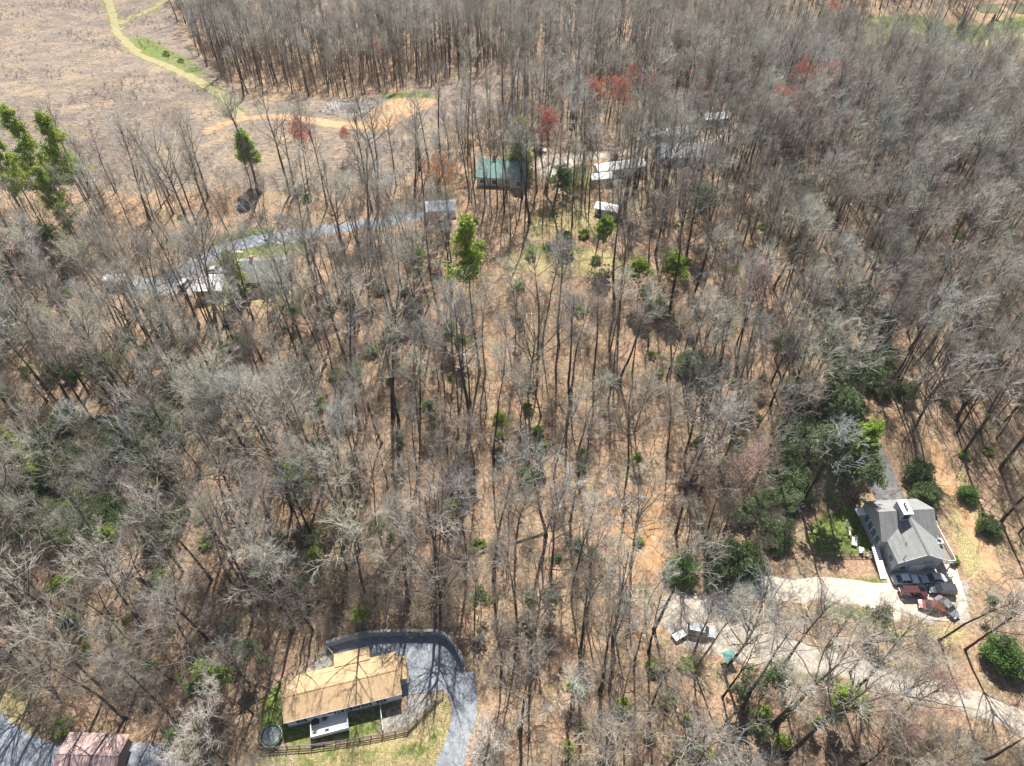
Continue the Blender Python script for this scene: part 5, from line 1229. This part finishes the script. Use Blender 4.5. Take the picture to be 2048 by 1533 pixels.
# utility trailer / quad bike at the turnaround
q = P(1357, 1272); t = thing('utility_trailer', (q[0], q[1], q[2] + .05), 'small open white trailer beside the vehicle on the turnaround', 'trailer', R(30))
MB().box(-1.2, 1.2, -.7, .7, .45, .52).build('bed', 'steel', t)
for a in [(-1.2, 1.2, -.74, -.7), (-1.2, 1.2, .7, .74), (-1.24, -1.2, -.7, .7), (1.2, 1.24, -.7, .7)]: MB().box(*a, .45, .85).build('side_panel', 'white', t)
for sy in (-.85, .85): MB().tube((0, sy - .08, .3), (0, sy + .08, .3), .3, k=14).build('wheel', 'tyre', t)
MB().tube((1.2, 0, .45), (2.2, 0, .42), .04).build('drawbar', 'steel', t)
q = P(1455, 1322); t = thing('canopy_tent', (q[0], q[1], q[2]), 'small teal canopy glimpsed through twigs below the turnaround', 'canopy', .3)
MB().add([(-1, -1, 1.7), (1, -1, 1.7), (1, 1, 1.7), (-1, 1, 1.7), (0, 0, 2.3)], [(0, 1, 4), (1, 2, 4), (2, 3, 4), (3, 0, 4), (3, 2, 1, 0)]).build('cloth_top', 'teal', t)
for a in (-.95, .95):
    for b in (-.95, .95): MB().tube((a, b, 0), (a, b, 1.7), .03).build('pole', 'steel', t)
# yard tree stump-like rock, garden stones by the upper drive
for i, p in enumerate([(455, 513), (478, 505), (447, 520), (560, 488), (585, 486)]):
    q = P(*p); bm = bmesh.new(); bmesh.ops.create_icosphere(bm, subdivisions=2, radius=1)
    for v in bm.verts: v.co *= 1 + .18 * math.sin(v.co.x * 5 + i) * math.cos(v.co.y * 4)
    me = bpy.data.meshes.new('boulder'); bm.to_mesh(me); bm.free(); me.materials.append(M['ivory']); o = bpy.data.objects.new('boulder', me); COL.objects.link(o)
    o.location = q; o.scale = (1.1, .55, .35); tag(o, 'pale boulder set in the grass beside the upper driveway', 'boulder', 'boulders along the upper driveway')

# ------------------------------------------------------------------ air
hz = bpy.data.materials.new('haze_air'); hz.use_nodes = True; hn = hz.node_tree.nodes; hn.remove(hn['Principled BSDF'])
pv = hn.new('ShaderNodeVolumePrincipled'); pv.inputs['Color'].default_value = (.80, .87, 1.0, 1); pv.inputs['Density'].default_value = .00008
hz.node_tree.links.new(pv.outputs[0], hn['Material Output'].inputs['Volume']); M['haze'] = hz
ho = MB().box(-3100, 3100, -1600, 4100, float(GH.min()) - 1, 125).build('haze', 'haze'); tag(ho, 'thin pale haze over the farther woods', 'haze', kind='stuff')
